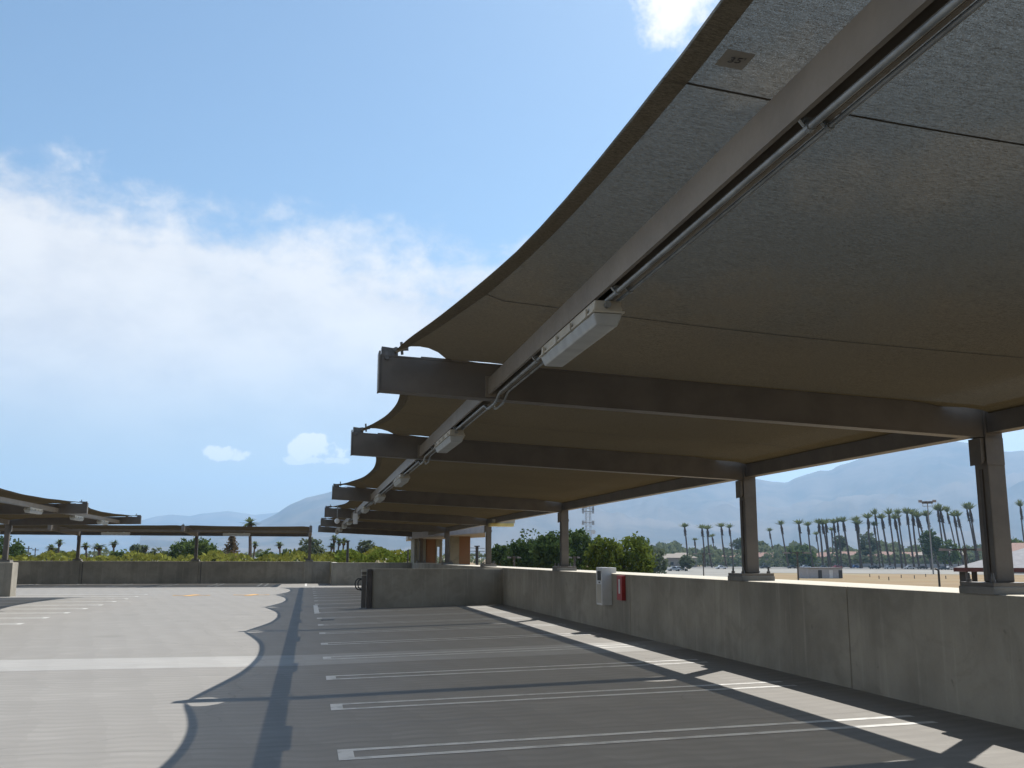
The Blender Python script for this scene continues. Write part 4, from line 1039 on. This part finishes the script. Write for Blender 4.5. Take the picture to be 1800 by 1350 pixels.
# ------------------------------------------------------------------ far buildings, cars, shelter
def house(px, dist, wid, h, m_roof, label, dp=9, roof_h=2.4):
    x, y = far(px, dist); t = thing('house', (x, y, GZ), label, 'house', 'low houses beyond the palms')
    a = math.atan2(x, y); cw, sw = math.cos(-a), math.sin(-a)
    R = lambda u, v, z: (x+u*cw-v*sw, y+u*sw+v*cw, z)
    def bx(mb, u0, u1, v0, v1, z0, z1): mb.hexa([R(u0, v0, z0), R(u1, v0, z0), R(u1, v1, z0), R(u0, v1, z0), R(u0, v0, z1), R(u1, v0, z1), R(u1, v1, z1), R(u0, v1, z1)])
    mb = MB(); bx(mb, -wid/2, wid/2, 0, dp, GZ, GZ+h); mb.build('wall', M_STUCCO, t)
    mb = MB(); e = 0.6; zz = GZ+h+0.003
    p = [R(-wid/2-e, -e, zz), R(wid/2+e, -e, zz), R(wid/2+e, dp+e, zz), R(-wid/2-e, dp+e, zz), R(-wid/2+dp/2, dp/2, zz+roof_h), R(wid/2-dp/2, dp/2, zz+roof_h)]
    mb.v += p; mb.f += [(0, 1, 5, 4), (1, 2, 5), (2, 3, 4, 5), (3, 0, 4), (3, 2, 1, 0)]
    mb.build('roof', m_roof, t)
    for k in range(3):
        u = -wid/2+wid*(k+0.5)/3
        mb = MB(); bx(mb, u-0.8, u+0.8, -0.05, -0.003, GZ+1.0, GZ+2.4); mb.build('window', M_GLASS, t)
house(1172, 500, 17, 4.0, M_STUCCO, 'low pale house with flat roof left of the leftmost palms')
house(1198, 480, 14, 4.4, M_STUCCO, 'pale house just below the leftmost tall palm')
house(1290, 540, 15, 5.0, M_REDROOF, 'red roofed house just left of the second canopy column')
house(1346, 545, 17, 5.0, M_REDROOF, 'red roofed house just right of the second canopy column')
house(1466, 560, 24, 5.2, M_REDROOF, 'red roofed house behind the palms above the white hut')
house(1520, 555, 34, 5.6, M_REDROOF, 'long red roofed house behind the dense palm row')
house(1592, 560, 30, 5.4, M_REDROOF, 'dull red roofed house left of the floodlight mast')
house(1660, 520, 26, 6.0, M_STUCCO, 'beige house right of the floodlight mast behind the palms')
house(1808, 330, 22, 5.5, M_REDROOF, 'larger tiled roof house at the right picture edge', dp=14, roof_h=3.6)
x0, y0 = far(1235, 532); x1, y1 = far(1720, 500)
t = thing('boundary_wall', (x0, y0, GZ), 'long low pale boundary wall behind the far parking lot', 'wall')
mb = MB(); dv = Vector((x1-x0, y1-y0, 0)).normalized(); nv_ = Vector((-dv.y, dv.x, 0))*0.25; n = 10
A, B_ = Vector((x0, y0, GZ)), Vector((x1, y1, GZ)); u = Vector((0, 0, 1.9))
mb.hexa([A-nv_, B_-nv_, B_+nv_, A+nv_, A-nv_+u, B_-nv_+u, B_+nv_+u, A+nv_+u]); mb.build('wall_run', M_SLAB, t)
mb = MB()
for k in range(n):
    p = A.lerp(B_, (k+.5)/n); mb.box(p.x-.4, p.x+.4, p.y-.4, p.y+.4, GZ, GZ+2.1)
mb.build('post', M_SLAB, t)

CARC = {'silver': (0.45, 0.46, 0.47), 'white': (0.7, 0.7, 0.7), 'dark': (0.03, 0.032, 0.036), 'blue': (0.04, 0.12, 0.32), 'red': (0.30, 0.03, 0.03)}
CARM = {k: paint(k+'_car_paint', v, 0.3, 0.05) for k, v in CARC.items()}
def car(px, dist, colr_, label, first=[None]):
    x, y = far(px, dist)
    t = thing('parked_car', (x, y, GZ), label, 'car', 'cars in the far parking lot')
    a = math.atan2(x, y)
    def bx(mb, u0, u1, v0, v1, z0, z1, k=1.0, ku=0.0):
        mb.hexa([(x+u0, y+v0, GZ+z0), (x+u1, y+v0, GZ+z0), (x+u1, y+v1, GZ+z0), (x+u0, y+v1, GZ+z0), (x+u0+ku, y+v0*k, GZ+z1), (x+u1-ku, y+v0*k, GZ+z1), (x+u1-ku, y+v1*k, GZ+z1), (x+u0+ku, y+v1*k, GZ+z1)])
    mb = MB(); bx(mb, -2.2, 2.2, -.88, .88, .3, .88, .95, .08); bx(mb, -1.25, 1.0, -.80, .80, .881, 1.45, .85, .45); mb.build('body', CARM[colr_], t, bevel=.08)
    mb = MB(); bx(mb, -1.0, 0.75, -.83, .83, .95, 1.36, .86, .40); mb.build('window', M_GLASS, t)
    for u in (-1.35, 1.35):
        for v_ in (-.8, .8):
            mb = MB(); mb.tube([(x+u, y+v_-.1, GZ+.33), (x+u, y+v_+.1, GZ+.33)], .33, 10); mb.build('wheel', M_TYRE, t)
for px, d, c_, lab in ((1184, 330, 'silver', 'silver car at the left end of the far lot'), (1192, 345, 'white', 'white car next to the silver one at the left of the far lot'), (1344, 430, 'dark', 'dark car just right of the second column in the far lot'),
    (1267, 400, 'white', 'white car between the palms left of the second column'), (1392, 440, 'dark', 'dark car below the lone palms right of the second column'), (1415, 450, 'silver', 'silver car left above the white hut'), (1447, 430, 'dark', 'dark car right above the white hut'),
    (1470, 440, 'red', 'dull red car at the right end of the white hut'), (1503, 470, 'blue', 'bright blue car in the far lot left of the dense palms'), (1536, 440, 'dark', 'dark car beneath the dense palm row, left part'), (1562, 445, 'silver', 'silver car beneath the dense palm row, middle'),
    (1597, 440, 'silver', 'silver car beneath the dense palm row left of the mast'), (1620, 445, 'dark', 'dark car beneath the palms at the foot of the mast'), (1657, 420, 'dark', 'dark car left of the shelter roof'), (1668, 425, 'white', 'white car just left of the shelter roof')):
    car(px, d, c_, lab)

x, y = far(1443, 226)
t = thing('hut', (x, y, GZ), 'low white flat roofed hut with dark door openings in the dry field', 'hut')
W_ = 4.1
mb = MB(); mb.box(x-W_, x+W_, y-1.5, y+3, GZ, GZ+2.15); mb.build('wall', M_SLAB, t)
mb = MB(); mb.box(x-W_-.15, x+W_+.15, y-1.7, y+3.2, GZ+2.153, GZ+2.32); mb.build('roof', M_WHITEROOF, t)
for u, m in ((-1.25, M_DARK), (1.35, M_WHITE), (3.6, M_DARK)):
    mb = MB(); mb.box(x+u-.42, x+u+.42, y-1.56, y-1.503, GZ+.05, GZ+1.75); mb.build('door', m, t)

# picnic shelter: steep white metal roof on maroon steel frame
x, y = far(1676, 58); ze_ = zat(1676, 997.5, 58)
t = thing('shelter', (x+5, y, GZ), 'open shelter with white metal roof and maroon frame beyond the nearest column', 'shelter')
a = math.radians(-40); cu, su = math.cos(a), math.sin(a)
R = lambda u, v, z: (x+u*cu-v*su, y+u*su+v*cu, z)
Wd, Dp = 13.0, 8.5
mb = MB(); p = [R(0, 0, ze_), R(Wd, 0, ze_), R(Wd, Dp, ze_), R(0, Dp, ze_), R(4.0, Dp/2, ze_+1.25), R(Wd-4.0, Dp/2, ze_+1.25)]
mb.v += p; mb.f += [(0, 1, 5, 4), (1, 2, 5), (2, 3, 4, 5), (3, 0, 4)]
mb.build('roof', M_WHITEROOF, t, fix=False)
mb = MB()
def bar(u0, v0, u1, v1, z0, z1, wd=0.08):
    d = Vector((u1-u0, v1-v0, 0)).normalized(); n_ = Vector((-d.y, d.x, 0))*wd
    q = [(u0-n_.x, v0-n_.y), (u1-n_.x, v1-n_.y), (u1+n_.x, v1+n_.y), (u0+n_.x, v0+n_.y)]
    mb.hexa([R(*e, z0) for e in q]+[R(*e, z1) for e in q])
bar(0.1, 0.02, Wd-.1, 0.02, ze_-0.22, ze_-0.01); bar(0.1, Dp-.02, Wd-.1, Dp-.02, ze_-0.22, ze_-0.01); bar(0.02, 0.2, 0.02, Dp-.2, ze_-0.22, ze_-0.01); bar(Wd-.02, .2, Wd-.02, Dp-.2, ze_-.22, ze_-.01)
mb.build('fascia', M_MAROON, t)
for u, v_ in ((0.35, 0.5), (Wd-.5, 0.5), (0.5, Dp-.5), (Wd-.5, Dp-.5)):
    mb = MB(); mb.hexa([R(u-.15, v_-.15, GZ), R(u+.15, v_-.15, GZ), R(u+.15, v_+.15, GZ), R(u-.15, v_+.15, GZ), R(u-.15, v_-.15, ze_-.23), R(u+.15, v_-.15, ze_-.23), R(u+.15, v_+.15, ze_-.23), R(u-.15, v_+.15, ze_-.23)])
    mb.build('post', M_DARK, t)
# low field fence posts
for k, (px, py) in enumerate(((1527, 1011), (1543, 1014), (1560, 1016), (1582, 1012), (1605, 1013), (1625, 1010), (1660, 1013))):
    d = 4.2/((py-982)/F_PX); x, y = far(px, d)
    t = thing('field_post', (x, y, GZ), 'short dark post standing in the dry golden field, one of a scattered few', 'post', 'short posts in the dry field')
    mb = MB(); mb.tube([(x, y, GZ), (x, y, GZ+0.7)], 0.09, 6); mb.build('shaft', M_DARK, t)

# ------------------------------------------------------------------ mountains
from mathutils import noise as mn
def ang(px, py):
    d = ray(px, py); return math.degrees(math.atan2(d.x, d.y)), math.degrees(math.atan2(d.z, math.hypot(d.x, d.y)))
ridge = [(-200, 952), (440, 925), (487, 902), (507, 888), (540, 874), (575, 866), (620, 850), (680, 838), (800, 826), (950, 828), (1080, 832), (1200, 836), (1332, 841.5), (1359, 846.6), (1384, 847.7), (1397, 840), (1440, 827), (1461, 826), (1473, 818.7), (1500, 810), (1530, 799), (1600, 784), (1669, 774.7), (1700, 777), (1765, 794), (1800, 791), (1900, 800), (2300, 830), (3000, 900)]
farr = [(-900, 940), (-200, 930), (100, 930), (220, 922), (250, 914), (275, 907), (300, 904), (335, 907), (350, 903), (400, 898), (425, 901), (450, 905), (520, 896), (700, 890), (1000, 900)]
def interp(tab, a):
    for (a0, e0), (a1, e1) in zip(tab[:-1], tab[1:]):
        if a0 <= a <= a1: return e0+(e1-e0)*(a-a0)/(a1-a0)
    return tab[0][1] if a < tab[0][0] else tab[-1][1]
def mrange(tabpx, Rr, r0, name, amp, a_lo, a_hi):
    tab = [ang(*p) for p in tabpx]
    mb = MB(); na = int((a_hi-a_lo)/0.22); rs = [r0+(Rr-r0)*(k/16) for k in range(17)]+[Rr*1.05, Rr*1.12, Rr*1.25]
    for i in range(na+1):
        a = a_lo+(a_hi-a_lo)*i/na; e = max(0.1, interp(tab, a)); h = Rr*math.tan(rad(e))+EYE-GZ
        for r in rs:
            f = (r-r0)/(Rr-r0); x, y = r*math.sin(rad(a)), r*math.cos(rad(a))
            if f <= 1:
                n_ = mn.fractal(Vector((x/900, y/900, 3.1)), 1.0, 2.0, 6)
                g = abs(mn.fractal(Vector((x/420, y/420, 7.7)), 1.0, 2.0, 5))
                z = h*(f**1.25)*(1+amp*(1-f)*(n_-1.4*g)*1.1) + (mn.noise(Vector((a*1.7, 0, 2)))*h*0.012 if f == 1 else 0)
            else: z = h*max(0, 1-(f-1)*3.2)*(0.97)
            mb.v.append((x, y, GZ-2+max(0, z)))
    m_ = len(rs)
    for i in range(na):
        for j in range(m_-1): k = i*m_+j; mb.f.append((k, k+m_, k+m_+1, k+1))
    return struct(mb.build(name, M_MTN, fix=False, smooth=True))
mrange(ridge, 8000, 4200, 'mountains', 0.55, -9, 70)
mrange(farr, 12500, 9500, 'distant_hills', 0.35, -55, 25)

# ------------------------------------------------------------------ air
m, b = mat('haze_air')
vol = b.n('ShaderNodeVolumePrincipled'); vol.inputs['Color'].default_value = (0.42, 0.68, 1.0, 1); vol.inputs['Density'].default_value = 0.00010
vol.inputs['Anisotropy'].default_value = 0.25
b.n('ShaderNodeOutputMaterial', {'Volume': vol.outputs[0]})
mb = MB(); mb.box(-16500, 16500, -3500, 16500, GZ-6.2, 1250)
hz = mb.build('haze', m); hz['kind'] = 'stuff'; tag(hz, 'pale summer haze filling the valley and fading the mountains', 'haze')
